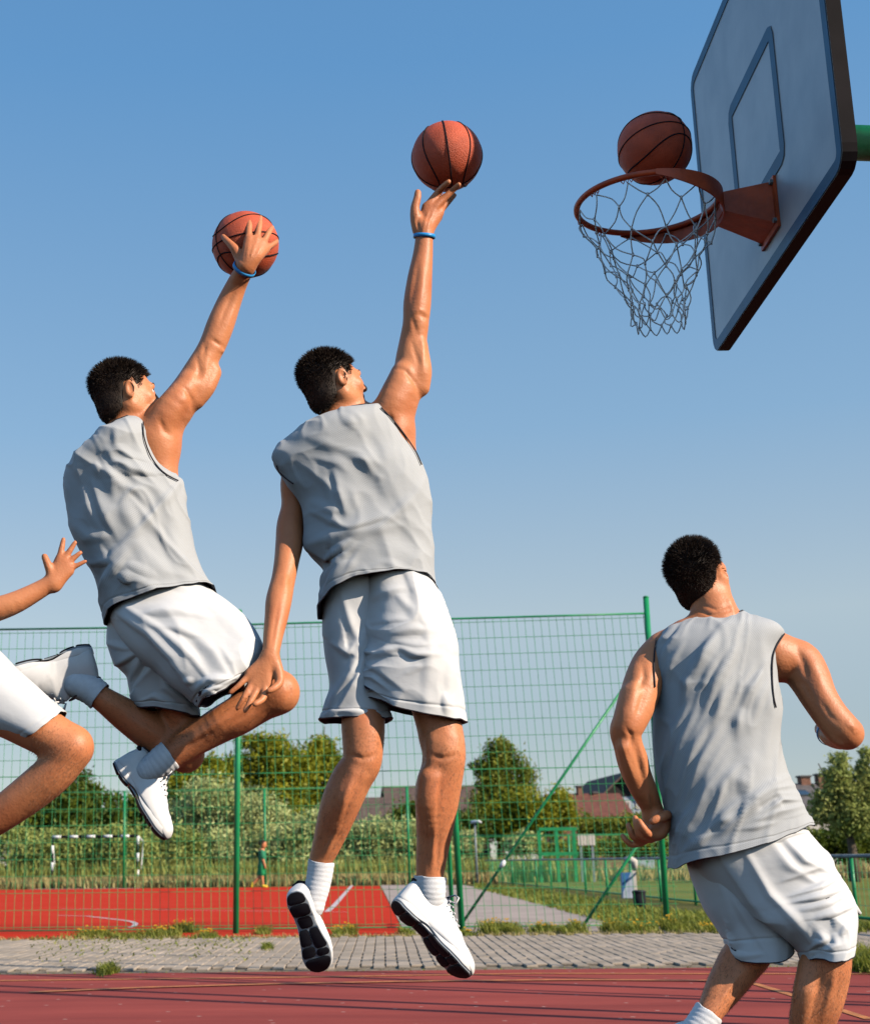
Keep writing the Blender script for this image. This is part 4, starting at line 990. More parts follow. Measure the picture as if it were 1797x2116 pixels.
def lamp():
    b = W(984, 1780, 53); t = thing('lamp_post', 'thin grey lamp post with white lamp head between the fence posts', 'lamp post', (b[0], 53, 0)); top = W(984, 1702, 53)[2]
    mb = MB(); mb.tube([(b[0], 53, 0), (b[0], 53, top)], [.045, .03], 10); mb.build('pole', M['rail_grey'], t, True)
    mb = MB(); mb.tube([(b[0] - .14, 53, top), (b[0] - .10, 53, top + .05), (b[0] + .12, 52.9, top + .07), (b[0] + .20, 52.8, top + .03)], [.03, .06, .06, .03], 10); mb.build('lamp_head', M['leather'], t, True)
lamp()
def bin_():
    g = G(1322, 1879); t = thing('litter_bin', 'round black litter bin at the foot of the white post', 'bin', g); m = mpp(g)
    mb = MB(); mb.tube([g, g + [0, 0, .03], g + [0, 0, 33 * m]], [11 * m, 12 * m, 13.5 * m], 20); mb.build('bin_body', M['black'], t, True)
    mb = MB(); mb.tube([g + [0, 0, 33 * m], g + [0, 0, 36 * m], g + [0, 0, 38 * m]], [14.5 * m, 14.2 * m, 10 * m], 20); mb.build('bin_lid', M['trim'], t, True)
    g = G(1312, 1862); t = thing('equipment_post', 'white post with a rounded head and a blue and white box, beside the litter bin', 'post', g); m = mpp(g)
    mb = MB(); mb.box((g[0] - 3 * m, g[1] - .03, 0), (g[0] + 5 * m, g[1] + .03, 62 * m)); mb.build('post', M['wall_w'], t)
    mb = MB(); mb.tube([g + [-16 * m, 0, 84 * m], g + [-6 * m, 0, 84 * m], g + [3 * m, -.02, 78 * m], g + [4 * m, 0, 62 * m]], [4 * m, 8 * m, 8 * m, 5 * m], 12); mb.build('head', M['wall_w'], t, True)
    mb = MB(); mb.box((g[0] - 27 * m, g[1] - .12, 6 * m), (g[0] - 3.3 * m, g[1] + .02, 57 * m)); bo = mb.build('box', M['wall_b'], t)
    mb = MB(); mb.add([(g[0] - 27.5 * m, g[1] - .124, 57.2 * m), (g[0] - 27.5 * m, g[1] - .124, 16 * m), (g[0] - 8 * m, g[1] - .124, 57.2 * m)], [(0, 1, 2)]); mb.build('blue_sticker', mat('sticker_blue', (.03, .13, .32), .5), bo)
bin_()
def goal():
    Y = G(200, 1834)[1]; a, b = W(126, 1834, Y), W(286, 1834, Y); zt = W(200, 1729, Y)[2]; t = thing('handball_goal', 'handball goal with black and white striped frame', 'goal', ((a[0] + b[0]) / 2, Y, 0)); r = .055
    x0 = a[0] - .35 - .0; x1 = W(284, 1834, Y)[0]; seg = 10
    P = [(x1, 0)] + [(x1, zt * k / 6) for k in range(1, 7)] + [(x1 + (x0 - x1) * k / seg, zt) for k in range(1, seg + 1)] + [(x0, zt * k / 6) for k in range(5, -1, -1)]
    for i, ((xa, za), (xb, zb)) in enumerate(zip(P[:-1], P[1:])):
        mb = MB(); mb.tube([(xa, Y, za), (xb, Y, zb)], r, 8)
        mb.build('white_band' if i % 2 else 'black_band', M['leather'] if i % 2 else M['black'], t, True)
    mb = MB()
    for x in (x0, x1): mb.tube([(x, Y, zt), (x + (.12 if x == x1 else -.12), Y + .9, zt * .9), (x, Y + 1.1, .05), (x, Y, .05)], .03, 6)
    mb.tube([(x0, Y + 1.1, .05), (x1, Y + 1.1, .05)], .03, 6); mb.build('net_frame', M['leather'], t, True)
goal()
# child walking behind the court
def child():
    Y = G(535, 1834)[1]; B = Body(Y); w = B.w; t = thing('person', 'child in green shirt and shorts walking behind the red court', 'person', w(540, 1834) * [1, 1, 0])
    B.ch([(544, 1748, 6.5), (544, 1744, 6.8)], .02); B.ch([(547, 1747, 2.2, -.02), (549, 1748, 1.4, -.02)], .01); B.ch([(542, 1752, 3.5), (541, 1760, 5)], .02)
    B.ch([(541, 1760, 7), (542, 1775, 7), (541, 1795, 7)], .02)
    B.ch([(541, 1762, 3.6, -.1), (543, 1776, 3.0, -.12), (547, 1788, 2.4, -.12), (548, 1794, 2.2, -.12)], .01)
    B.ch([(540, 1800, 5), (541, 1815, 4.2), (543, 1826, 3.0), (543, 1831, 2.8), (549, 1833, 2.4)], .01)
    B.ch([(540, 1800, 5, .05), (536, 1812, 4.2, .05), (527, 1822, 3.0, .05), (521, 1829, 2.6, .05)], .01)
    V, Q = B.S.mesh(.02); put('body', V, Q, M['skin'], t, True)
    S = Sdf(); S.chain(B.pts([(543.5, 1742.5, 7), (541.5, 1743.5, 7)])); V, Q = S.mesh(.02); put('hair', V + [-.02, 0, .02], Q, M['hair'], t, True)
    mg = mat('shirt_green', (.02, .20, .10), .8); S = Sdf(); S.chain(B.pts([(541, 1762, 7.6), (542, 1776, 8), (541, 1790, 8)])); S.chain(B.pts([(541, 1762, 5, -.1), (543, 1772, 4.6, -.12)])); V, Q = S.mesh(.02); put('shirt', V, Q, mg, t, True)
    S = Sdf(); S.chain(B.pts([(541, 1790, 8), (541, 1806, 6.2)])); S.chain(B.pts([(540, 1790, 7, .05), (537, 1806, 6, .05)])); V, Q = S.mesh(.02); put('shorts', V, Q, mat('shorts_green', (.01, .28, .09), .8), t, True)
    my = mat('shoe_yellow', (.75, .50, .03), .6)
    for L_ in ([(543, 1831, 3.4), (551, 1833, 3)], [(522, 1826, 3.2, .05), (520, 1832, 3, .05)]): S = Sdf(); S.chain(B.pts(L_)); V, Q = S.mesh(.015); put('shoe', V, Q, my, t, True)
child()

# ------------------------------------------------------------------ hoop
def hoop():
    def shear(mb): mb.v = [(x + .068 * (y - 3.86) - .012, y, z) for x, y, z in mb.v]; return mb
    XB, YC = 1.70, 4.68; RC = W(1337, 421, 4.60); RX, RY, RZ = RC
    t = thing('basketball_hoop', 'basketball hoop with orange rim, white net and blue edged backboard', 'hoop', (3.4, YC, 0))
    y0, y1, z0, z1, ch = 3.86, 5.50, W(1478, 735, 5.5)[2], W(1478, 735, 5.5)[2] + 1.22, .07
    def outline(i, n=5):
        P = []
        for cy, cz, a0 in ((y1 - ch, z1 - ch, 0), (y0 + ch, z1 - ch, 90), (y0 + ch, z0 + ch, 180), (y1 - ch, z0 + ch, 270)):
            for k in range(n): a = math.radians(a0 + 90 * k / (n - 1)); P.append((cy + (ch - i) * math.cos(a), cz + (ch - i) * math.sin(a)))
        return P
    O = outline(0); n = len(O); mb = MB(); T = .045
    mb.add([(XB, y, z) for y, z in O] + [(XB + T, y, z) for y, z in O], [tuple(range(n)), tuple(range(n, 2 * n))[::-1]]); 
    mb.add([(XB, y, z) for y, z in O] + [(XB + T, y, z) for y, z in O], [(k, k + n, (k + 1) % n + n, (k + 1) % n) for k in range(n)], 1)
    shear(mb).build('backboard', [M['board'], M['bedge']], t)
    mb = MB(); I = outline(.045)
    mb.add([(XB - .003, y, z) for y, z in outline(.002)] + [(XB - .003, y, z) for y, z in I] , [(k, (k + 1) % n, (k + 1) % n + n, k + n) for k in range(n)]); shear(mb).build('border_stripe', M['bblue'], t)
    a, b, c, d = YC - .31, YC + .31, RZ + .05, RZ + .56; w_ = .05
    cr = .05; mb = MB()
    def rr(i):
        P = []
        for cy, cz, a0 in ((b - cr, d - cr, 0), (a + cr, d - cr, 90), (a + cr, c + cr, 180), (b - cr, c + cr, 270)):
            for k in range(3): g = math.radians(a0 + 45 * k); P.append((cy + (cr - i) * math.cos(g), cz + (cr - i) * math.sin(g)))
        return P
    A, Bq = rr(0), rr(w_); n = 12; mb.add([(XB - .003, y, z) for y, z in A] + [(XB - .003, y, z) for y, z in Bq], [(k, (k + 1) % n, (k + 1) % n + n, k + n) for k in range(n)]); shear(mb).build('target_square', M['bblue'], t)
    for q in ((YC - .32, YC - .26), (YC + .26, YC + .32)): fb = MB(); fb.box((XB + T + .002, q[0], z0 + .1), (XB + T + .05, q[1], z1 - .1)); shear(fb).build('back_frame', M['green'], t)

    R = .238; th = np.linspace(0, 2 * math.pi, 73); mb = MB(); mb.tube([RC + [R * math.cos(q), R * math.sin(q), 0] for q in th], .0105, 10, cap=False); ro = mb.build('rim', M['rim'], t, True)
    # wedge shaped bands that stiffen the rim towards the board
    for s_ in (-1, 1):
        mb = MB(); V = []; qs = np.linspace(0, math.radians(98), 22)
        for i, q in enumerate(qs):
            h = .010 + .062 * max(0, 1 - (q / qs[-1]) ** 2.2) if i < 21 else .010; a_ = s_ * q
            for rr_, z in ((R + .012, .008), (R + .012, -h), (R + .007, -h), (R + .007, .008)): V.append(RC + [rr_ * math.cos(a_), rr_ * math.sin(a_), z])
        F = []
        for i in range(21):
            for k in range(4): F.append((i * 4 + k, i * 4 + (k + 1) % 4, i * 4 + 4 + (k + 1) % 4, i * 4 + 4 + k))
        mb.add(V, F + [(0, 1, 2, 3), (84, 85, 86, 87)]); mb.build('rim_band', M['rim'], ro)
    # bracket
    xr = RX + R - .035; mb = MB(); hw0, hw1 = .060, .088
    V = [(xr, RY - hw0, RZ + .012), (xr, RY + hw0, RZ + .012), (xr, RY + hw0, RZ - .055), (xr, RY - hw0, RZ - .055), (XB - .012, RY - hw1, RZ + .035), (XB - .012, RY + hw1, RZ + .035), (XB - .012, RY + hw1, RZ - .115), (XB - .012, RY - hw1, RZ - .115)]
    mb.add(V, [(0, 1, 2, 3), (7, 6, 5, 4), (0, 4, 5, 1), (1, 5, 6, 2), (2, 6, 7, 3), (3, 7, 4, 0)]); br = shear(mb).build('bracket', M['rim'], t)
    mb = MB(); mb.box((XB - .011, RY - .105, RZ - .135), (XB - .001, RY + .105, RZ + .05)); shear(mb).build('mounting_plate', M['rim'], br)
    for dy in (-.095, .095):
        for dz in (-.11, .03): mb = MB(); mb.tube([(XB - .022, RY + dy, RZ + dz), (XB - .010, RY + dy, RZ + dz)], .010, 6); shear(mb).build('bolt', M['rail_grey'], br)
    # net
    NN = 12; prof = [(.232, -.02), (.215, -.085), (.185, -.15), (.15, -.215), (.122, -.275), (.10, -.33), (.088, -.38), (.080, -.425)]
    rg = np.random.default_rng(3); nd = []
    for j, (r, z) in enumerate(prof):
        row = []
        for i in range(NN):
            a_ = 2 * math.pi * (i + .5 * (j % 2)) / NN + (rg.normal(0, .05) if j else 0); rj = r * (1 + (rg.normal(0, .06) if j else 0)); row.append(RC + [rj * math.cos(a_) + .012 * j / 7, rj * math.sin(a_), z + (rg.normal(0, .009) if j else 0)])
        nd.append(row)
    net = None
    for j in range(len(prof) - 1):
        for i in range(NN):
            for k in ((i, i - 1) if j % 2 == 0 else (i, i + 1)):
                a_, b_ = nd[j][i], nd[j + 1][k % NN]; mid = (a_ + b_) / 2 + rg.normal(0, .007, 3) + [0, 0, -.006 if j > 3 else 0]; mb_ = MB()
                if net is None: net = MB()
                net.tube(catmull([a_, mid, b_], np.linspace(0, 1, 7)), .0024, 5)
    for i in range(NN): 
        a_, b_ = nd[-1][i], nd[-1][(i + 1) % NN]; net.tube(catmull([a_, (a_ + b_) / 2 + [0, 0, -.03], b_], np.linspace(0, 1, 7)), .0024, 5)
    for r_ in nd[1:]:
        for p in r_: net.tube([p - [0, 0, .006], p + [0, 0, .006]], .0042, 6)
    net.build('net', M['rope'], t, True, kind='stuff')
    for i in range(NN):
        a_ = 2 * math.pi * (i + 0) / NN; hk = MB(); P = []
        for k in range(7):
            q = a_ + (k - 3) * .028; P.append(RC + [(R + .002) * math.cos(q), (R + .002) * math.sin(q), -.010 - .013 * (k % 2) - .004 * (k in (0, 6))])
        hk.tube(P, .0022, 5); hk.build('net_hook', M['rim'], ro)
    # arm and pole
    mb = MB(); mb.tube([(XB + T + .05, YC - .05, RZ + .25), (2.6, YC - .05, RZ + .21), (3.4, YC - .05, RZ + .16)], .062, 18); mb.build('arm', M['green'], t, True)
    mb = MB(); mb.tube([(3.4, YC - .05, -.05), (3.4, YC - .05, RZ + .35)], .085, 20); mb.build('pole', M['green'], t, True)
hoop()
# unseen posts added right of the frame to cast shadow lines on the court
M['post_g'] = M['green']
for k, (gx, gy, dd, r, lb) in enumerate(((1797, 2014, 4.2, .03, 'added unseen slim green shadow post farthest away, near the right end of the pavement'), (1797, 2056, 2.3, .055, 'added unseen broad green shadow post second from the pavement at the right'), (1500, 2116, 3.2, .05, 'added unseen broad green shadow post closest to the camera at the right'), (1797, 2040, 3.0, .035, 'added unseen slim green shadow post standing farthest along the right side of the court'), (1797, 2078, 1.6, .045, 'added unseen thick green shadow post standing midway along the right side of the court'), (1797, 2072, 1.9, .03, 'added unseen thin green shadow post beside the thick one at the right of the court'), (1797, 2112, 1.2, .045, 'added unseen green shadow post standing nearest the hoop at the right of the court'))):
    s0 = G(gx, gy); d = np.array([SUN_H[0], SUN_H[1], 0]); base = s0 + d * dd; base[2] = 0
    t = thing('shadow_post', lb, 'post', base, 'unseen green posts added to cast shadow lines on the court')
    mb = MB(); mb.tube([base, base + [0, 0, 6.5]], r, 10); mb.build('post', M['green'], t, True); mb = MB(); mb.tube([base, base + [0, 0, .02]], [.09, .08], 14); mb.build('base_plate', M['rail_grey'], t, True)
basketball('basketball', 'dark shaded basketball dropping into the hoop, above the orange rim', 1352, 306, 75, 4.52, (1.5, 1.25, -1.0))
# ---- centre player, reaching up under the ball
def player_centre():
    Y0 = 4.48; B = Body(Y0); w = B.w
    root = thing('person', 'centre player jumping with right arm straight up, ball on his fingertips', 'person', w(770, 1250))
    h0 = w(690, 799, -.01); fr = frame((.86, .40, .22), (-.30, -.05, .95)); head_sdf(B.S, h0, fr)
    B.ch([(693, 815, 36, .0), (700, 850, 37, .0), (706, 885, 46, .01)], .03)
    B.ch([(640, 925, 44, .02), (700, 900, 46, .0), (770, 880, 46, 0), (806, 890, 46, 0)], .03)
    B.ch([(715, 940, 80, .01), (735, 1040, 85, .02), (760, 1130, 80, .02), (785, 1200, 80, .02), (800, 1290, 70, .02)], .04, ((0, 1, 0), .62))
    B.ch([(800, 905, 47), (822, 832, 41, -.01), (843, 785, 35, -.01), (849, 735, 30.5, -.01), (854, 700, 28, -.01), (859, 667, 27, -.02), (862, 625, 28.5, -.02), (867, 575, 25.5, -.01), (873, 530, 21), (876, 495, 18.5), (877, 470, 18)], .02)
    B.ch([(790, 870, 34, -.03), (812, 828, 32, -.045), (832, 775, 26, -.035)], .02)
    B.ch([(868, 800, 20, -.02), (868, 765, 24, -.025), (864, 720, 20, -.02)], .015)
    B.ch([(808, 900, 46), (820, 960, 44), (825, 1050, 52, .02)], .03)
    S = B.S; k = .006; bc = (923, 323, 72, .05)
    fd = lambda x, y, r: ball_dy(*bc, x, y, r, Y0)
    for x, y, d in ((884, 420, 0), (897, 422, .0), (908, 431, .012), (905, 440, .03)): B.ch([(876, 478, 15), (x - 2, y + 8, 11.5, d)], .012, ((0, 1, 0), .75))
    B.ch([(866, 474, 15), (860, 452, 13, -.005), (857, 430, 9.5, -.01), (862, 409, 8.2, -.012), (863, 397, 7, -.012)], .007)
    B.ch([(886, 422, 8.8), (905, 397, 7.3), (917, 384, 6.6, fd(917, 384, 6.6)), (927, 375, 5.4, fd(927, 375, 5.6))], k)
    B.ch([(900, 426, 8.8), (922, 405, 7.2), (937, 391, 6.5, fd(937, 391, 6.4)), (948, 381, 5.4, fd(948, 381, 5.4))], k)
    B.ch([(908, 436, 8, .015), (926, 416, 6.6, .03), (938, 403, 5.6, .045)], k)
    B.ch([(905, 440, 7.5, .035), (918, 427, 6, .055), (928, 414, 5, .07)], k)
    B.ch([(622, 958, 36, .04), (610, 1000, 31, .04), (607, 1045, 26, .04), (600, 1085, 28.5, .03), (598, 1120, 29, .01), (592, 1160, 26, -.03), (585, 1199, 25, -.06), (576, 1240, 27, -.10), (571, 1275, 24.5, -.13), (565, 1310, 21, -.16), (560, 1346, 18, -.19)], .015)
    fl = ((0, 1, 0), .8)
    for x, y, r in ((516, 1392, 11), (524, 1408, 11), (534, 1416, 11), (550, 1414, 12)): B.ch([(556, 1360, 15, -.195), (x, y, r, -.20)], .014, fl)
    B.ch([(565, 1362, 14, -0.190), (575, 1390, 12, -0.200), (577, 1411, 9.5, -0.210), (565, 1423, 7.6, -0.225), (555, 1428, 6.4, -0.230)], .007)
    B.ch([(513, 1397, 7.5, -0.200), (493, 1417, 6, -0.210), (476, 1431, 5.2, -0.210)], k)
    B.ch([(521, 1412, 8, -0.200), (504, 1441, 6.6, -0.215), (490, 1464, 5.4, -0.210)], k)
    B.ch([(534, 1420, 8, -0.200), (518, 1449, 6.8, -0.220), (506, 1469, 5.4, -0.225)], k)
    B.ch([(548, 1420, 8.4, -0.200), (543, 1444, 7.4, -0.225), (527, 1455, 6.6, -0.240)], k)
    # legs
    B.ch([(728, 1380, 40, .04), (748, 1470, 43, .01), (750, 1500, 45, -.01), (750, 1545, 42, -.02), (747, 1578, 39.5, -.02), (727, 1609, 41.5, .0), (706, 1655, 41, .01), (690, 1701, 36, .03), (674, 1748, 29, .05), (661, 1783, 23.5, .06), (655, 1830, 21, .06)], .025)
    B.ch([(872, 1380, 48, 0.02), (902, 1480, 46.5, 0), (911, 1520, 46.5, -.01), (917, 1555, 44.5, -.02), (914, 1590, 44, -.01), (905, 1630, 46.5, .005), (901, 1672, 43, .015), (896, 1732, 35.5, .03), (889, 1795, 29.5, .04), (888, 1840, 26, .04)], .025)
    B.ch([(889, 1610, 26, -.045), (886, 1660, 27, -.035), (888, 1705, 18, -.01)], .02)
    B.ch([(735, 1605, 24, -.04), (712, 1650, 25, -.035), (694, 1700, 16, -.005)], .02)
    B.ch([(938, 1535, 22, .03), (941, 1565, 21, .035)], .02)
    B.ch([(895, 1530, 10, -.055), (893, 1575, 9, -.055)], .02); B.ch([(936, 1530, 10, -.05), (938, 1575, 9, -.045)], .02)
    finish_person(B, root, [(640, 1500, 800, 1780, (-.25, 0, -.95)), (850, 1490, 965, 1800, (-.05, 0, -1))], 11, [
        ([(818, 760), (838, 766), (856, 790), (864, 812)], 5, -.0065), ([(830, 775), (850, 800), (856, 830)], 12, .005), ([(800, 850), (812, 880), (820, 895)], 6, -.007), ([(782, 858), (800, 868), (818, 868)], 6, -.005), ([(850, 700), (858, 730), (868, 760)], 5, -.004), ([(872, 690), (874, 730), (872, 770)], 6, .005),
        ([(868, 648), (878, 655), (884, 662)], 5, -.005), ([(856, 650), (866, 640), (876, 645)], 4, .004), ([(852, 655), (860, 690)], 5, -.0045), ([(846, 640), (856, 590), (866, 530)], 6, -.004), ([(864, 640), (872, 590), (876, 540)], 7, .004), ([(872, 486), (878, 455), (888, 428)], 2.2, .0028), ([(880, 486), (888, 455), (900, 430)], 2.2, .0026), ([(866, 480), (862, 458), (868, 440)], 3.5, -.005),
        ([(905, 397), (908, 393)], 4, .002), ([(923, 404), (926, 400)], 4, .002), ([(592, 1180), (588, 1205), (596, 1225)], 7, .004), ([(600, 1190), (604, 1225)], 5, -.004), ([(576, 1240), (566, 1300), (560, 1345)], 4, -.003),
        ([(722, 1560), (750, 1568), (778, 1560)], 5, -.006), ([(730, 1600), (712, 1650), (700, 1690)], 6, .005), ([(748, 1600), (728, 1650), (706, 1700)], 5, -.005), ([(705, 1700), (682, 1745), (664, 1785)], 5, .005), ([(690, 1710), (668, 1760)], 4, -.003),
        ([(888, 1560), (915, 1568), (942, 1560)], 5, -.006), ([(912, 1600), (908, 1650), (902, 1700)], 5, -.0055), ([(900, 1700), (895, 1750), (892, 1800)], 5, .006), ([(884, 1730), (880, 1790)], 4, -.003), ([(908, 1720), (902, 1790)], 4, -.003),
        ([(720, 845), (730, 858), (742, 864)], 4, -.004), ([(840, 880), (848, 910), (850, 940)], 8, -.004)])
    face_bits(root, h0, fr); hair(root, h0, fr, 3)
    wristband(root, w(876, 500), w(877, 470), .4, 21.5 * mpp(w(876, 495)), (.0, -.25, 0))
    for x, y, d in ((924, 371, -.055), (946, 377, -.045), (862, 393, -.03)):
        pass
    # shirt
    sh = Loft([(672, 866, 772, 838, .064, .01), (642, 876, 796, 846, .105, 0), (612, 896, 808, 866, .128), (582, 926, 825, 897, .132), (571, 960, 846, 932, .125), (598, 996, 868, 964, .13),
               (625, 1040, 882, 1008, .13), (628, 1092, 887, 1068, .13), (630, 1132, 889, 1128, .13), (668, 1176, 894, 1180, .135, 0, -.03), (661, 1218, 901, 1220, .14, 0, -.055), (655, 1276, 908, 1242, .145, 0, -.095)], Y0)
    F = [([(868, 1000), (850, 1030), (800, 1075), (762, 1110), (735, 1140)], 5, -.006), ([(874, 992), (854, 1022), (806, 1066), (768, 1100)], 9, .005),
         ([(725, 943), (752, 955), (768, 983)], 8, -.013), ([(700, 930), (735, 938), (765, 962), (780, 990)], 12, .010),
         ([(692, 982), (705, 1030), (717, 1072)], 8, -.016), ([(715, 985), (730, 1030), (728, 1070)], 11, .010), ([(672, 985), (688, 1030), (700, 1080)], 11, .009),
         ([(652, 1060), (685, 1078), (720, 1093), (790, 1070)], 9, -.013), ([(648, 1040), (690, 1056), (730, 1064)], 14, .011), ([(632, 1128), (690, 1108), (750, 1098), (812, 1088)], 14, .012),
         ([(640, 1132), (680, 1150), (720, 1120), (738, 1100)], 8, -.014), ([(676, 1195), (705, 1160), (738, 1115)], 9, .014), ([(664, 1230), (690, 1195), (722, 1150)], 8, -.012), ([(690, 1220), (720, 1180), (748, 1130)], 8, .010),
         ([(712, 860), (728, 880), (730, 890)], 6, -.008), ([(730, 850), (745, 868), (752, 886)], 7, .007), ([(600, 930), (592, 960), (612, 1000), (632, 1042)], 16, .012), ([(585, 915), (580, 945), (590, 970)], 8, -.008),
         ([(765, 890), (790, 930), (800, 990)], 14, .006), ([(775, 975), (788, 1000)], 5, -.008), ([(745, 1190), (790, 1160), (830, 1175), (880, 1210)], 7, .004), ([(835, 1090), (860, 1130), (880, 1190)], 14, .006), ([(640, 905), (690, 925), (740, 925)], 13, .007), ([(650, 945), (700, 960), (740, 1000)], 10, -.006)]
    sh.folds(F).noise(.007, (9, 7, 6), .5, 2).noise(.0034, (8, 6, 4), .75, 7, True).noise(.002, (17, 12, 9), .3, 9, True)
    sh.hem(.014, 5); g = garment('tank_top', [sh], M['jersey'], root)
    ring_tube(root, sh, 0, 'neck_trim'); ring_tube(root, sh, -1, 'hem_edge', .0009, 120)
    trim_tube(root, sh, [(787, 842), (806, 861), (826, 885), (845, 911), (860, 935), (871, 960)], 'armhole_trim', .0024, B.V)
    trim_tube(root, sh, [(571, 962), (577, 976), (592, 990), (606, 1000)], 'armhole_trim', .0024, B.V)
    rl = Loft([(742, 1190, 888, 1200, .12), (748, 1222, 900, 1222, .13), (752, 1255, 915, 1250, .135), (753, 1315, 928, 1305, .135), (752, 1352, 936, 1350, .13), (736, 1400, 943, 1405, .125), (735, 1430, 952, 1445, .12), (741, 1446, 959, 1492, .115, 0, .008)], Y0 + .0)
    rl.folds([([(745, 1352), (765, 1350), (785, 1352)], 6, -.010), ([(760, 1362), (800, 1345), (830, 1338)], 9, .009), ([(825, 1338), (855, 1352), (900, 1352)], 8, -.011), ([(815, 1325), (860, 1335), (910, 1330)], 12, .009),
              ([(800, 1312), (850, 1300), (910, 1305)], 12, .008), ([(740, 1400), (770, 1402), (800, 1425)], 8, .009), ([(745, 1415), (785, 1440)], 6, -.008), ([(750, 1370), (780, 1385), (830, 1420)], 9, -.006), ([(860, 1250), (880, 1300), (885, 1360), (880, 1440)], 16, -.008), ([(905, 1230), (920, 1330), (925, 1460)], 12, .008),
              ([(765, 1240), (790, 1225), (830, 1215)], 10, .006), ([(752, 1260), (756, 1310), (755, 1345)], 9, .010), ([(915, 1302), (905, 1330), (860, 1370)], 9, -.007), ([(910, 1320), (870, 1375), (820, 1400)], 8, .006), ([(820, 1230), (850, 1260), (860, 1300)], 10, .006), ([(918, 1472), (915, 1430)], 6, -.008), ([(750, 1290), (820, 1280), (880, 1285)], 9, -.004)])
    rl.noise(.005, (8, 6, 8), .3, 4).noise(.0045, (9, 7, 5), .9, 14, True)
    ll = Loft([(664, 1205, 800, 1190, .125), (664, 1240, 800, 1230, .128), (666, 1285, 795, 1280, .12), (671, 1350, 792, 1350, .115), (683, 1415, 792, 1420, .11), (674, 1452, 802, 1458, .105), (663, 1490, 812, 1488, .10)], Y0 + .04)
    ll.folds([([(690, 1330), (720, 1350), (740, 1320)], 9, -.008), ([(690, 1450), (725, 1390), (748, 1330)], 8, .010), ([(705, 1460), (738, 1400), (752, 1350)], 7, -.010), ([(710, 1240), (725, 1290), (740, 1330)], 8, .006), ([(670, 1485), (700, 1470), (760, 1475)], 7, .006), ([(735, 1300), (742, 1340), (720, 1380)], 7, .008)]).noise(.005, (8, 6, 8), .6, 5)
    rl.hem(.010, 7); ll.hem(.010, 9); garment('shorts', [rl, ll], M['shorts'], root)
    for l in (rl, ll): ring_tube(root, l, -1, 'leg_hem', .0022, 120)
    # feet
    sock(root, B.pts([(664, 1780, 26, .058), (660, 1810, 25, .06), (654, 1838, 24.5, .06), (648, 1858, 24, .06), (645, 1872, 24, .06)]))
    sock(root, B.pts([(889, 1812, 32, .04), (888, 1840, 31, .04), (886, 1858, 30, .045), (878, 1880, 29, .05), (872, 1890, 28, .055)]))
    shoe(root, w(607, 1848, -.02), w(668, 2010, .05), (.26, .96, .10), 1)
    shoe(root, w(812, 1868, .0), w(964, 2026, .02), (.60, .36, .60), 1)
    return root
basketball('basketball', 'orange basketball resting on the fingertips of the centre player with its arm straight up', 923, 323, 72, 4.53, (1.50, -.10, -.12))
player_centre()

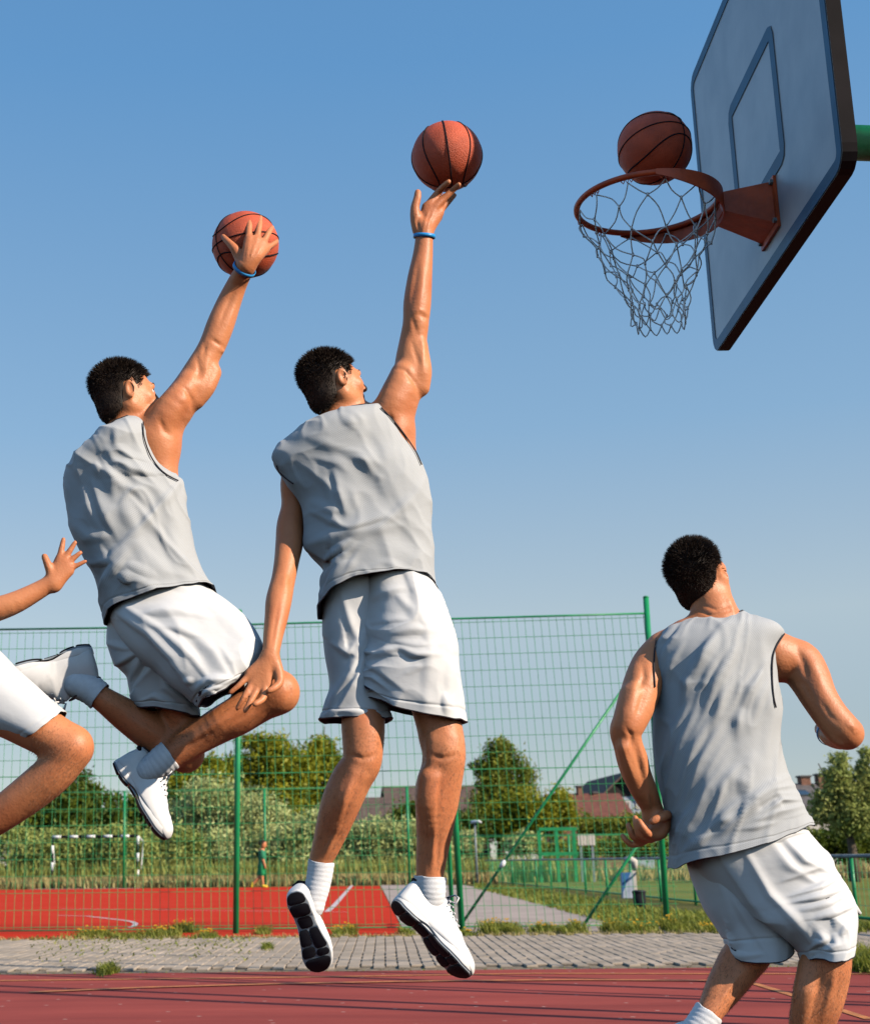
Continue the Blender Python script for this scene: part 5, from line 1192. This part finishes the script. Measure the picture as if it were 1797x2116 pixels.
# ---- left player, knees drawn up, palm on the ball
def player_left():
    Y0 = 4.46; B = Body(Y0); w = B.w
    root = thing('person', 'left player in mid-air, both knees bent, hand spread over a ball', 'person', w(300, 1250))
    h0 = w(260, 822, .0); fr = frame((.86, .34, .12), (-.20, -.02, .97)); head_sdf(B.S, h0, fr)
    B.ch([(262, 835, 36), (262, 870, 37), (268, 905, 46)], .03)
    B.ch([(200, 960, 46), (260, 930, 52), (310, 915, 50), (320, 920, 46)], .03)
    B.ch([(255, 980, 85, .01), (275, 1060, 85, .02), (300, 1150, 80, .02), (320, 1230, 76, .02), (330, 1290, 62, .02)], .04, ((0, 1, 0), .62))
    B.ch([(323, 925, 46), (343, 872, 41), (366, 840, 38), (388, 805, 33.5), (410, 766, 30), (430, 730, 27.5), (442, 706, 28), (455, 672, 28.5), (471, 630, 25.5), (488, 590, 21.5, -.02), (500, 566, 19.5, -.05), (507, 549, 18.5, -.07)], .02)
    B.ch([(318, 895, 34, -.03), (352, 845, 32, -.045), (390, 795, 24, -.03)], .02)
    B.ch([(440, 770, 18, .0), (425, 800, 20, -.01), (405, 825, 20, -.01)], .02)
    B.ch([(323, 925, 46), (325, 975, 43), (325, 1060, 52, .02)], .03)
    bc = (507, 505.6, 69, .05); fd = lambda x, y, r: ball_dy(*bc, x, y, r, Y0)
    for x, y in ((514, 494), (529, 495), (542, 502), (549, 513)): B.ch([(508, 550, 17, -.075), ((508 + x) / 2, (550 + y) / 2, 13, -.085), (x, y, 10, fd(x, y, 9) - .004)], .012)
    def fing(L):
        B.ch([(x, y, r, fd(x, y, r)) for x, y, r in L], .005)
    fing([(514, 494, 8.2), (514, 480, 7), (515, 466, 6.8), (515.5, 455, 6.2), (515, 447, 5.6)])
    fing([(530, 496, 8.2), (533, 481, 7), (535.5, 467, 6.8), (537, 457, 6.2), (538, 449, 5.6)])
    fing([(543, 503, 8), (550, 490, 6.8), (556, 479, 6.4), (562, 470, 5.5)])
    fing([(549, 514, 7.5), (558, 508, 6.3), (566, 503, 5.8), (572, 498, 5)])
    B.ch([(503, 545, 14, -.075), (494, 528, 12, fd(494, 528, 9)), (484, 513, 9.5, fd(484, 513, 9)), (473, 501, 7.6, fd(473, 501, 7)), (466, 494, 6.6, fd(466, 494, 6)), (461, 488, 5.4, fd(461, 488, 5))], .007)
    # near leg (right)
    B.ch([(340, 1330, 50, 0.110), (450, 1375, 46, 0.060), (530, 1406, 42, 0.020), (573, 1430, 42.5, 0.010)], .03)
    B.ch([(573, 1431, 42.5, 0.010), (530, 1455, 41, 0.020), (490, 1480, 40, 0.030), (455, 1498, 37.5, 0.040), (400, 1531, 32.5, 0.050), (352, 1564, 27.5, 0.060), (328, 1582, 26, 0.060)], .025)
    B.ch([(500, 1462, 26, 0.000), (455, 1490, 25, 0.000), (410, 1520, 16, 0.020)], .02)
    B.ch([(594, 1425, 17, 0.030), (590, 1444, 18, 0.030)], .02)
    # far leg (left)
    B.ch([(330, 1390, 40, .10), (368, 1470, 38, .10), (385, 1530, 36, .12), (387, 1557, 35, .12)], .03)
    B.ch([(380, 1560, 34, .12), (335, 1532, 37, .11), (293, 1500, 37.5, .08), (256, 1475, 33, .06), (220, 1450, 27, .03), (195, 1433, 24, .02), (180, 1420, 24, .02)], .025)
    finish_person(B, root, [(300, 1380, 620, 1600, (-.8, 0, -.4)), (190, 1400, 400, 1600, (-.7, 0, .6))], 12, [
        ([(368, 796), (385, 806), (396, 825), (392, 850)], 5, -.0065), ([(372, 812), (386, 830), (388, 858)], 11, .005), ([(326, 860), (340, 890), (360, 905)], 6, -.005), ([(406, 730), (412, 765), (400, 795)], 5, -.0045), ([(428, 735), (425, 770), (412, 800)], 6, .005),
        ([(435, 700), (448, 708), (458, 715)], 4, -.005), ([(455, 722), (466, 730)], 4, .004), ([(425, 710), (420, 735)], 4, -.004), ([(450, 680), (465, 640), (488, 590)], 5, -.004), ([(465, 690), (482, 640), (500, 590)], 6, .004),
        ([(508, 545), (512, 520), (515, 497)], 2.0, .0028), ([(512, 545), (522, 520), (530, 498)], 2.0, .0028), ([(516, 546), (532, 525), (542, 506)], 2.0, .0024), ([(500, 540), (492, 530), (498, 515)], 3, -.004), ([(515, 494), (516, 490)], 3.5, .002), ([(530, 496), (531, 492)], 3.5, .002),
        ([(560, 1440), (520, 1470), (460, 1505)], 6, -.004), ([(470, 1480), (420, 1515), (360, 1555)], 5, .004), ([(590, 1395), (600, 1430), (592, 1455)], 6, -.004), ([(350, 1525), (310, 1500), (270, 1475)], 6, -.004), ([(352, 1560), (400, 1535), (450, 1510)], 5, -.003)])
    face_bits(root, h0, fr); hair(root, h0, fr, 4)
    wristband(root, w(499, 566, -.05), w(510, 544, -.075), .5, 23.5 * mpp(w(505, 553)), (.12, -.25, 0))
    sh = Loft([(226, 893, 294, 870, .064, .01), (206, 906, 302, 884, .105), (183, 924, 307, 906, .128), (150, 950, 317, 942, .132), (133, 980, 337, 972, .125), (134, 1015, 371, 996, .13), (143, 1060, 384, 1022, .13),
               (150, 1100, 393, 1075, .135), (168, 1142, 402, 1128, .135), (192, 1190, 417, 1180, .14), (208, 1240, 434, 1210, .14, 0, -.01), (220, 1296, 441, 1228, .147, 0, -.035)], Y0)
    sh.folds([([(366, 998), (340, 1030), (300, 1078), (270, 1110), (250, 1140)], 5, -.008), ([(374, 994), (348, 1024), (308, 1068), (285, 1095)], 10, .007),
              ([(222, 930), (240, 958), (270, 975), (308, 980)], 9, -.016), ([(232, 912), (262, 945), (310, 965)], 12, .012), ([(238, 890), (238, 930)], 6, -.009), ([(208, 930), (222, 955), (216, 945)], 6, -.008),
              ([(212, 948), (232, 990), (240, 1040)], 9, -.014), ([(200, 958), (205, 990)], 6, .012), ([(210, 965), (225, 1010), (238, 1045)], 7, .012), ([(250, 1000), (285, 1020), (304, 1045)], 8, -.012), ([(172, 1010), (185, 1050), (205, 1088)], 10, .014), ([(255, 1015), (262, 1060), (285, 1100)], 14, .012),
              ([(192, 1000), (215, 1060), (240, 1105)], 10, -.014), ([(180, 1165), (230, 1160), (270, 1110), (285, 1095)], 9, -.010), ([(225, 1240), (228, 1200), (262, 1140), (285, 1118)], 9, .014), ([(210, 1250), (215, 1215), (240, 1160)], 8, -.012),
              ([(250, 1185), (262, 1192), (270, 1205)], 6, -.012), ([(240, 1180), (270, 1170), (310, 1190)], 10, .010), ([(150, 1080), (180, 1110), (230, 1110)], 12, .008), ([(340, 1060), (360, 1120), (390, 1190)], 14, .006), ([(300, 1130), (340, 1180), (400, 1200)], 14, .006), ([(165, 935), (160, 970), (168, 1000)], 9, -.008)])
    sh.noise(.008, (9, 7, 6), .7, 22).noise(.0055, (8, 6, 4), .9, 27, True).noise(.003, (17, 12, 9), .5, 28, True)
    sh.hem(.014, 3); garment('tank_top', [sh], M['jersey'], root)
    ring_tube(root, sh, 0, 'neck_trim'); ring_tube(root, sh, -1, 'hem_edge', .0009, 120)
    trim_tube(root, sh, [(296, 872), (297, 900), (308, 935), (325, 963), (345, 981), (368, 993)], 'armhole_trim', .0024, B.V)
    rl = Loft([(250, 1228, 415, 1206, .122, 0), (236, 1256, 440, 1226, .136, 0), (228, 1285, 470, 1248, .135, -.02), (262, 1340, 508, 1282, .13, -.04), (318, 1388, 540, 1326, .125, -.06), (366, 1425, 543, 1352, .115, -.08), (398, 1446, 525, 1385, .11, -.09), (415, 1456, 503, 1408, .10, -.095)], Y0, pw=2.1)
    rl.folds([([(270, 1262), (330, 1300), (400, 1360), (430, 1400)], 9, .012), ([(255, 1275), (310, 1310), (360, 1360), (395, 1420)], 8, -.012), ([(290, 1270), (360, 1262), (430, 1275)], 12, .008), ([(300, 1290), (370, 1300), (440, 1330)], 10, -.007), ([(430, 1250), (480, 1290), (515, 1340)], 12, .008), ([(455, 1245), (500, 1300), (520, 1360)], 8, -.006),
              ([(410, 1425), (430, 1405), (480, 1400)], 7, .010), ([(400, 1415), (385, 1400)], 7, .010), ([(450, 1330), (480, 1370), (490, 1400)], 9, -.006), ([(390, 1310), (440, 1345), (470, 1390)], 12, .008), ([(420, 1440), (440, 1420), (455, 1415)], 5, -.008)]).noise(.006, (8, 6, 8), .9, 31).noise(.0045, (9, 7, 5), .8, 32, True)
    ll = Loft([(230, 1250, 390, 1240, .12, .03), (221, 1318, 400, 1305, .12, .05), (236, 1370, 406, 1360, .115, .06), (264, 1402, 412, 1404, .11, .07), (270, 1438, 414, 1442, .105, .08), (284, 1462, 417, 1486, .10, .085)], Y0)
    ll.folds([([(225, 1330), (270, 1340), (310, 1330)], 10, .010), ([(240, 1372), (280, 1350), (320, 1340)], 8, -.010), ([(275, 1400), (290, 1360), (330, 1345)], 9, .012), ([(290, 1410), (320, 1370), (345, 1350)], 8, -.010), ([(310, 1362), (350, 1390), (380, 1440)], 10, .010), ([(330, 1360), (345, 1420), (400, 1470)], 9, -.010), ([(285, 1450), (320, 1440), (360, 1460)], 7, .006)]).noise(.006, (8, 6, 8), .3, 33)
    rl.hem(.010, 7); ll.hem(.010, 9); garment('shorts', [rl, ll], M['shorts'], root)
    for l in (rl, ll): ring_tube(root, l, -1, 'leg_hem', .0022, 120)
    sock(root, B.pts([(352, 1560, 31, .06), (338, 1570, 30, .06), (318, 1584, 27, .06), (300, 1594, 24, .06)]))
    sock(root, B.pts([(206, 1440, 29, .02), (190, 1427, 29, .02), (172, 1418, 29, .02), (155, 1412, 28, .02)]))
    shoe(root, w(233, 1580, .06), w(334, 1740, .06), (.80, .12, .58), 1)
    shoe(root, w(184, 1332, .02), w(-30, 1398, .0), (.34, .06, -.92), 1)
basketball('basketball', 'orange basketball under the spread hand of the left player', 507, 505.6, 69, 4.51, (1.45, 1.38, .42))
player_left()

# ---- right player seen from behind, looking up at the hoop
def player_right():
    Y0 = 4.3; B = Body(Y0); w = B.w
    root = thing('person', 'right player seen from behind, head tilted back under the hoop, both arms bent', 'person', w(1530, 1700))
    h0 = w(1444, 1192, .03); fr = frame((.52, .60, .60), (-.45, -.50, .74)); head_sdf(B.S, h0, fr)
    B.ch([(1455, 1220, 44, .03), (1472, 1255, 45, .01), (1480, 1300, 55, 0)], .03)
    B.ch([(1395, 1345, 48), (1440, 1325, 52), (1540, 1325, 52), (1595, 1350, 48)], .03)
    B.ch([(1475, 1380, 95, .01), (1478, 1480, 95, .02), (1490, 1580, 85, .02), (1520, 1680, 84, .02), (1545, 1750, 80, .02)], .04, ((0, 1, 0), .6))
    B.ch([(1600, 1362, 48), (1645, 1368, 47, 0), (1668, 1395, 43, -.02), (1690, 1438, 37, -.05), (1713, 1474, 35, -.07), (1738, 1505, 36, -.08), (1748, 1514, 34, -.07)], .02)
    B.ch([(1748, 1516, 31, -.06), (1735, 1521, 28, .0), (1720, 1519, 25, .06), (1711, 1515, 21, .11), (1704, 1510, 18, .15), (1698, 1507, 15, .18)], .015)
    for q, (x, y) in enumerate(((1696, 1499), (1692, 1506), (1693, 1513), (1697, 1519))): B.ch([(1701, 1508, 11, .16), (x, y, 7, .20), (x + 5, y + 1, 6.5, .225), (x + 9, y + 3, 6, .20)], .006)
    B.ch([(1704, 1500, 9, .17), (1697, 1494, 7, .19), (1700, 1490, 6, .21)], .006)
    B.ch([(1372, 1352, 45), (1346, 1376, 41, 0), (1328, 1415, 40, -.03), (1315, 1455, 38, -.05), (1300, 1493, 34, -.07), (1292, 1512, 32, -.07), (1297, 1540, 29.5, -.06), (1306, 1570, 31.5, -.04), (1315, 1600, 29.5, -.02), (1332, 1638, 26, .0), (1344, 1664, 22, .02), (1350, 1680, 20, .03)], .018)
    B.ch([(1305, 1440, 24, -.07), (1296, 1475, 22, -.09), (1290, 1500, 18, -.09)], .02)
    B.ch([(1290, 1545, 15, -.09), (1300, 1590, 14, -.06), (1318, 1635, 11, -.02)], .015)
    S = B.S
    B.ch([(1350, 1682, 20, .02), (1364, 1704, 18, .0), (1352, 1722, 15, -.01)], .014); B.ch([(1345, 1690, 17, .03), (1340, 1712, 16, .03), (1328, 1728, 13, .01)], .014)
    B.ch([(1372, 1704, 13, -.01), (1366, 1722, 12, -.02), (1345, 1726, 12, -.03)], .012)
    B.ch([(1358, 1727, 10, -.02), (1340, 1724, 8.6, -.05), (1328, 1710, 7.6, -.06), (1320, 1697, 6.4, -.055)], .005)
    B.ch([(1344, 1733, 10, -.02), (1322, 1727, 8.4, -.04), (1315, 1707, 7.4, -.045), (1312, 1690, 6.2, -.035)], .005)
    B.ch([(1330, 1737, 9.5, -.01), (1309, 1730, 7.8, -.02), (1302, 1716, 6.8, -.025), (1298, 1705, 5.8, -.02)], .005)
    B.ch([(1322, 1741, 9, .0), (1305, 1746, 6.8, -.0), (1293, 1737, 6, -.005), (1286, 1727, 5.2, .0)], .005)
    B.ch([(1368, 1692, 15, .0), (1377, 1685, 11, -.03), (1366, 1690, 9.6, -.055), (1355, 1694, 9, -.06), (1348, 1698, 7.8, -.06)], .006)
    # legs
    B.ch([(1540, 1850, 48, .06), (1553, 1940, 46, .055), (1548, 1965, 46, .05), (1528, 1992, 44, .05), (1510, 2020, 40, .04), (1494, 2045, 36, .03), (1474, 2078, 28.5, .01), (1462, 2098, 25, 0), (1440, 2125, 22, 0)], .025)
    B.ch([(1680, 1870, 50, -.0), (1708, 1950, 46, -.05), (1707, 1990, 49, -.05), (1700, 2030, 49, -.04), (1690, 2070, 48, -.03), (1676, 2116, 44, -.01), (1660, 2200, 33, .03), (1652, 2280, 26, .04)], .025)
    B.ch([(1672, 1998, 22, -.06), (1664, 2050, 25, -.07), (1655, 2110, 22, -.05)], .02)
    finish_person(B, root, [(1440, 1960, 1640, 2112, (-.4, 0, -.9)), (1630, 1930, 1765, 2130, (-.1, 0, -1))], 13, [
        ([(1327, 1372), (1330, 1400), (1316, 1430)], 6, -.006), ([(1316, 1385), (1310, 1430), (1296, 1470)], 10, .006), ([(1335, 1420), (1322, 1460), (1312, 1490)], 6, -.005), ([(1290, 1500), (1304, 1520), (1306, 1560)], 5, -.006), ([(1280, 1520), (1290, 1560), (1310, 1610)], 5, .005), ([(1310, 1520), (1318, 1570), (1332, 1625)], 6, -.005), ([(1322, 1530), (1330, 1580), (1342, 1640)], 6, .005), ([(1336, 1640), (1342, 1675)], 3.5, .005), ([(1344, 1640), (1350, 1678)], 3, -.005),
        ([(1640, 1330), (1660, 1370), (1668, 1410)], 7, -.005), ([(1670, 1350), (1690, 1400), (1700, 1440)], 10, .004), ([(1640, 1405), (1660, 1415), (1680, 1450)], 6, -.004), ([(1690, 1440), (1715, 1480), (1740, 1500)], 6, -.003), ([(1755, 1495), (1768, 1510)], 6, .005), ([(1440, 1262), (1470, 1272), (1505, 1262)], 3, -.005), ([(1450, 1250), (1480, 1260), (1512, 1250)], 3, -.004), ([(1500, 1225), (1512, 1255), (1520, 1275)], 5, .005),
        ([(1700, 2000), (1690, 2050), (1672, 2110)], 6, -.005), ([(1725, 1990), (1718, 2040), (1700, 2100)], 7, .006), ([(1530, 2010), (1500, 2050), (1478, 2085)], 5, .005), ([(1518, 1990), (1490, 2040)], 5, -.005)])
    face_bits(root, h0, fr); hair(root, h0, fr, 5, 15000)
    wristband(root, w(1718, 1518, .07), w(1709, 1514, .12), .5, 24 * mpp(w(1713, 1516, .1)))
    sh = Loft([(1424, 1282, 1532, 1273, .062, .01), (1392, 1296, 1580, 1287, .09), (1360, 1316, 1617, 1307, .11), (1352, 1350, 1600, 1346, .125), (1350, 1400, 1597, 1400, .13), (1353, 1455, 1604, 1458, .13), (1353, 1530, 1602, 1520, .13),
               (1360, 1600, 1620, 1590, .135), (1373, 1660, 1644, 1648, .14), (1385, 1715, 1660, 1684, .145), (1388, 1760, 1668, 1700, .15), (1386, 1800, 1668, 1708, .155, 0, -.004)], Y0)
    F = []
    def fd(pts, w_, a): F.append((pts, w_, a))
    for x0, y0, x1, y1, w_, a in ((1408, 1300, 1362, 1400, 6, -.010), (1392, 1300, 1358, 1370, 6, .010), (1382, 1305, 1356, 1400, 5, -.009), (1412, 1330, 1375, 1420, 6, .010), (1480, 1310, 1432, 1400, 7, -.015), (1462, 1330, 1410, 1440, 7, .010), (1432, 1380, 1412, 1450, 6, -.010),
                              (1516, 1340, 1454, 1460, 7, -.014), (1500, 1330, 1440, 1450, 6, .012), (1520, 1390, 1480, 1480, 7, .012), (1512, 1400, 1470, 1500, 6, -.012), (1568, 1390, 1530, 1460, 6, -.014), (1530, 1460, 1520, 1520, 6, -.012), (1552, 1380, 1510, 1470, 8, .010), (1588, 1400, 1550, 1500, 9, .010),
                              (1440, 1460, 1380, 1620, 8, -.009), (1425, 1450, 1372, 1580, 8, .009), (1470, 1480, 1400, 1640, 8, .010), (1484, 1500, 1412, 1660, 7, -.012), (1510, 1510, 1430, 1680, 8, .010), (1500, 1560, 1420, 1720, 7, -.011), (1490, 1600, 1470, 1680, 5, .010), (1505, 1590, 1480, 1670, 5, -.011), (1520, 1580, 1512, 1640, 6, .011), (1535, 1590, 1530, 1640, 6, -.012),
                              (1470, 1640, 1400, 1770, 8, .010), (1448, 1640, 1392, 1760, 7, -.010), (1545, 1640, 1450, 1740, 7, .010)):
        xm, ym = (x0 + x1) / 2 - 5, (y0 + y1) / 2 - 5; fd([(x0, y0), (xm, ym), (x1, y1)], w_, a)
    for pts, w_, a in (([(1625, 1607), (1590, 1622), (1550, 1650), (1510, 1690)], 6, .012), ([(1640, 1640), (1600, 1640), (1560, 1662), (1520, 1700)], 6, .010), ([(1635, 1625), (1595, 1632), (1555, 1655), (1500, 1715)], 5, -.013), ([(1645, 1655), (1610, 1655), (1570, 1680)], 5, -.010), ([(1650, 1668), (1600, 1680), (1550, 1700)], 8, .008),
                       ([(1515, 1680), (1490, 1700), (1480, 1720)], 5, -.012), ([(1505, 1670), (1475, 1700)], 6, .010), ([(1400, 1780), (1450, 1740), (1500, 1715)], 8, .007), ([(1520, 1715), (1560, 1710), (1600, 1700)], 8, -.005), ([(1570, 1330), (1580, 1400), (1590, 1480), (1580, 1560)], 14, .007)): fd(pts, w_, a)
    sh.folds(F).noise(.005, (9, 7, 5), -.45, 42).noise(.0030, (14, 8, 3), -.42, 47, True).noise(.0016, (22, 14, 7), -.4, 48, True)
    sh.hem(.014, 3); garment('tank_top', [sh], M['jersey'], root)
    ring_tube(root, sh, 0, 'neck_trim'); ring_tube(root, sh, -1, 'hem_edge', .0009, 120)
    trim_tube(root, sh, [(1620, 1310), (1604, 1335), (1596, 1360), (1595, 1400), (1598, 1440), (1603, 1462)], 'armhole_trim', .0024, B.V)
    trim_tube(root, sh, [(1356, 1318), (1352, 1345), (1351, 1380), (1353, 1420)], 'armhole_trim', .0024, B.V)
    rl = Loft([(1432, 1765, 1655, 1712, .125), (1440, 1785, 1672, 1728, .132), (1450, 1808, 1700, 1762, .135), (1496, 1862, 1728, 1812, .13), (1560, 1905, 1750, 1862, .12, -.02), (1620, 1938, 1757, 1908, .11, -.03), (1652, 1962, 1757, 1944, .102, -.04), (1664, 1984, 1752, 1966, .098, -.05, .006)], Y0)
    rl.folds([([(1545, 1770), (1590, 1850), (1640, 1900), (1680, 1950)], 10, .010), ([(1500, 1790), (1550, 1860), (1610, 1920), (1660, 1960)], 10, -.008), ([(1590, 1740), (1630, 1790), (1690, 1830)], 8, .008), ([(1620, 1735), (1660, 1780), (1705, 1800)], 7, -.008), ([(1640, 1850), (1690, 1835), (1725, 1815)], 7, .010), ([(1640, 1865), (1690, 1855), (1735, 1840)], 6, -.009), ([(1660, 1880), (1710, 1868), (1745, 1850)], 7, .009), ([(1690, 1895), (1730, 1885), (1755, 1875)], 6, -.008), ([(1620, 1820), (1670, 1800), (1715, 1785)], 7, -.006), ([(1680, 1960), (1700, 1940), (1690, 1925)], 8, .010), ([(1700, 1970), (1725, 1950), (1722, 1930)], 9, -.010),
              ([(1668, 1720), (1640, 1725), (1600, 1740)], 5, -.006), ([(1745, 1900), (1735, 1930), (1740, 1950)], 5, .008)]).noise(.005, (8, 6, 8), -.7, 51).noise(.0045, (10, 7, 5), -.7, 52, True)
    ll = Loft([(1418, 1760, 1600, 1740, .125), (1434, 1820, 1640, 1820, .13), (1457, 1878, 1650, 1875, .125), (1484, 1918, 1645, 1912, .115), (1500, 1942, 1636, 1934, .11), (1508, 1960, 1628, 1948, .105, 0, .045)], Y0 + .055)
    ll.folds([([(1470, 1780), (1500, 1850), (1520, 1920)], 12, .008), ([(1500, 1960), (1530, 1975), (1570, 1975)], 8, .006), ([(1480, 1800), (1530, 1880), (1570, 1950)], 12, -.007), ([(1510, 1930), (1525, 1960)], 6, -.008)]).noise(.005, (8, 6, 8), -.4, 53)
    fl = MB(); fl_pts = [w(1735, 1850, -.0), w(1760, 1876, -.01), w(1778, 1889, -.01)]
    fl.tube(fl_pts, [.022, .016, .004], 10); 
    rl.hem(.010, 7); ll.hem(.010, 9); garment('shorts', [rl, ll], M['shorts'], root); fl.build('shorts_flap', M['shorts'], root, True)
    for l in (rl, ll): ring_tube(root, l, -1, 'leg_hem', .0018, 120)
    sock(root, B.pts([(1464, 2093, 29, .003), (1450, 2114, 28, 0), (1428, 2140, 26, 0), (1415, 2160, 26, .0)]))
    sock(root, B.pts([(1652, 2262, 29, .04), (1650, 2300, 28, .04), (1650, 2340, 27, .04)]))
    shoe(root, w(1372, 2140, .0), w(1440, 2330, .10), (.85, .1, .45), 1)
    hz = np.array(w(1648, 2352, .0)); hz[2] = .012; shoe(root, hz, hz + np.array([.10, .26, 0]), (0, 0, 1), 1)
player_right()

# ---- fourth player, mostly beyond the left edge
def player_edge():
    Y0 = 4.40; B = Body(Y0); w = B.w
    root = thing('person', 'partly hidden player at the far left edge, open hand and bent knee showing', 'person', w(-100, 1300))
    h0 = w(-265, 870, .0); fr = frame((.86, .34, .12), (-.20, -.02, .97)); head_sdf(B.S, h0, fr)
    B.ch([(-265, 890, 34), (-265, 925, 35), (-262, 955, 44)], .03)
    B.ch([(-320, 1000, 42), (-262, 980, 48), (-205, 1000, 42)], .03)
    B.ch([(-265, 1030, 80, .01), (-255, 1110, 80, .02), (-235, 1190, 76, .02), (-215, 1280, 80, .02)], .04, ((0, 1, 0), .62))
    B.ch([(-210, 1000, 40), (-190, 1060, 36, -.02), (-165, 1130, 33, -.05), (-140, 1200, 30, -.08), (-110, 1255, 28, -.09), (-50, 1268, 27, -.09), (20, 1250, 24, -.09), (80, 1220, 19, -.08), (108, 1202, 17, -.08)], .02)
    fl = ((0, 1, 0), .75)
    for x, y in ((127, 1152), (137, 1154), (144, 1164), (147, 1175)): B.ch([(110, 1205, 17, -.08), (x - 4, y + 5, 11, -.08)], .012, fl)
    B.ch([(124, 1150, 7.5, -.08), (128, 1130, 6.3, -.08), (131, 1115, 5.2, -.08)], .005)
    B.ch([(135, 1152, 7.2, -.08), (147, 1134, 6, -.08), (155, 1121, 5, -.08)], .005)
    B.ch([(142, 1163, 7, -.08), (155, 1151, 5.8, -.08), (166, 1142, 4.8, -.08)], .005)
    B.ch([(146, 1174, 6.5, -.08), (160, 1168, 5.4, -.08), (176, 1160, 4.5, -.08)], .005)
    B.ch([(112, 1200, 12, -.08), (100, 1170, 9, -.09), (92, 1150, 7, -.09)], .006)
    B.ch([(-320, 1005, 40), (-350, 1080, 34), (-370, 1160, 28), (-375, 1250, 24), (-375, 1340, 17)], .02)
    B.ch([(-375, 1345, 17), (-374, 1385, 15), (-372, 1410, 8)], .01)
    B.ch([(-200, 1330, 62, 0), (-60, 1425, 58, -.05), (70, 1500, 50, -.08), (146, 1543, 43, -.09)], .03)
    B.ch([(148, 1547, 43, -.09), (118, 1590, 42, -.08), (70, 1632, 41, -.06), (0, 1685, 36, -.03), (-70, 1735, 27, 0), (-95, 1750, 24, 0)], .025)
    B.ch([(-250, 1330, 60, .05), (-280, 1450, 48, .06), (-300, 1550, 38, .06), (-350, 1640, 34, .08), (-410, 1720, 24, .1)], .025)
    finish_person(B, root, [(60, 1480, 200, 1720, (-.5, 0, -.8))], 14)
    face_bits(root, h0, fr); hair(root, h0, fr, 6, 5000)
    sh = Loft([(-295, 955, -230, 945, .06), (-320, 966, -210, 960, .085), (-348, 990, -182, 985, .11), (-355, 1040, -178, 1030, .125), (-345, 1120, -165, 1110, .13), (-325, 1200, -145, 1190, .135), (-310, 1270, -130, 1250, .14)], Y0, 120, 120)
    sh.noise(.01, (9, 7, 6), .7, 62); garment('tank_top', [sh], M['jersey'], root); ring_tube(root, sh, 0, 'neck_trim')
    rl = Loft([(-305, 1240, -135, 1225, .13), (-250, 1340, -70, 1280, .13), (-170, 1425, 10, 1360, .125, -.02), (-60, 1495, 80, 1420, .115, -.04), (50, 1545, 138, 1468, .095, -.07)], Y0, 120, 120)
    rl.noise(.008, (9, 7, 8), .7, 63)
    ll = Loft([(-320, 1240, -180, 1240, .12), (-340, 1330, -190, 1340, .12), (-350, 1420, -220, 1440, .11), (-360, 1490, -235, 1510, .105)], Y0 + .06, 120, 120); ll.noise(.008, (9, 7, 8), .7, 64)
    rl.hem(.010, 7); ll.hem(.010, 9); garment('shorts', [rl, ll], M['shorts'], root)
    sock(root, B.pts([(-80, 1742, 29, 0), (-105, 1758, 28, 0), (-130, 1775, 27, 0)])); sock(root, B.pts([(-400, 1708, 28, .1), (-418, 1735, 27, .1), (-435, 1755, 26, .1)]))
    shoe(root, w(-190, 1750, 0), w(-110, 1890, .02), (.8, .1, .55)); shoe(root, w(-480, 1690, .1), w(-490, 1860, .1), (.9, .1, .1))
player_edge()
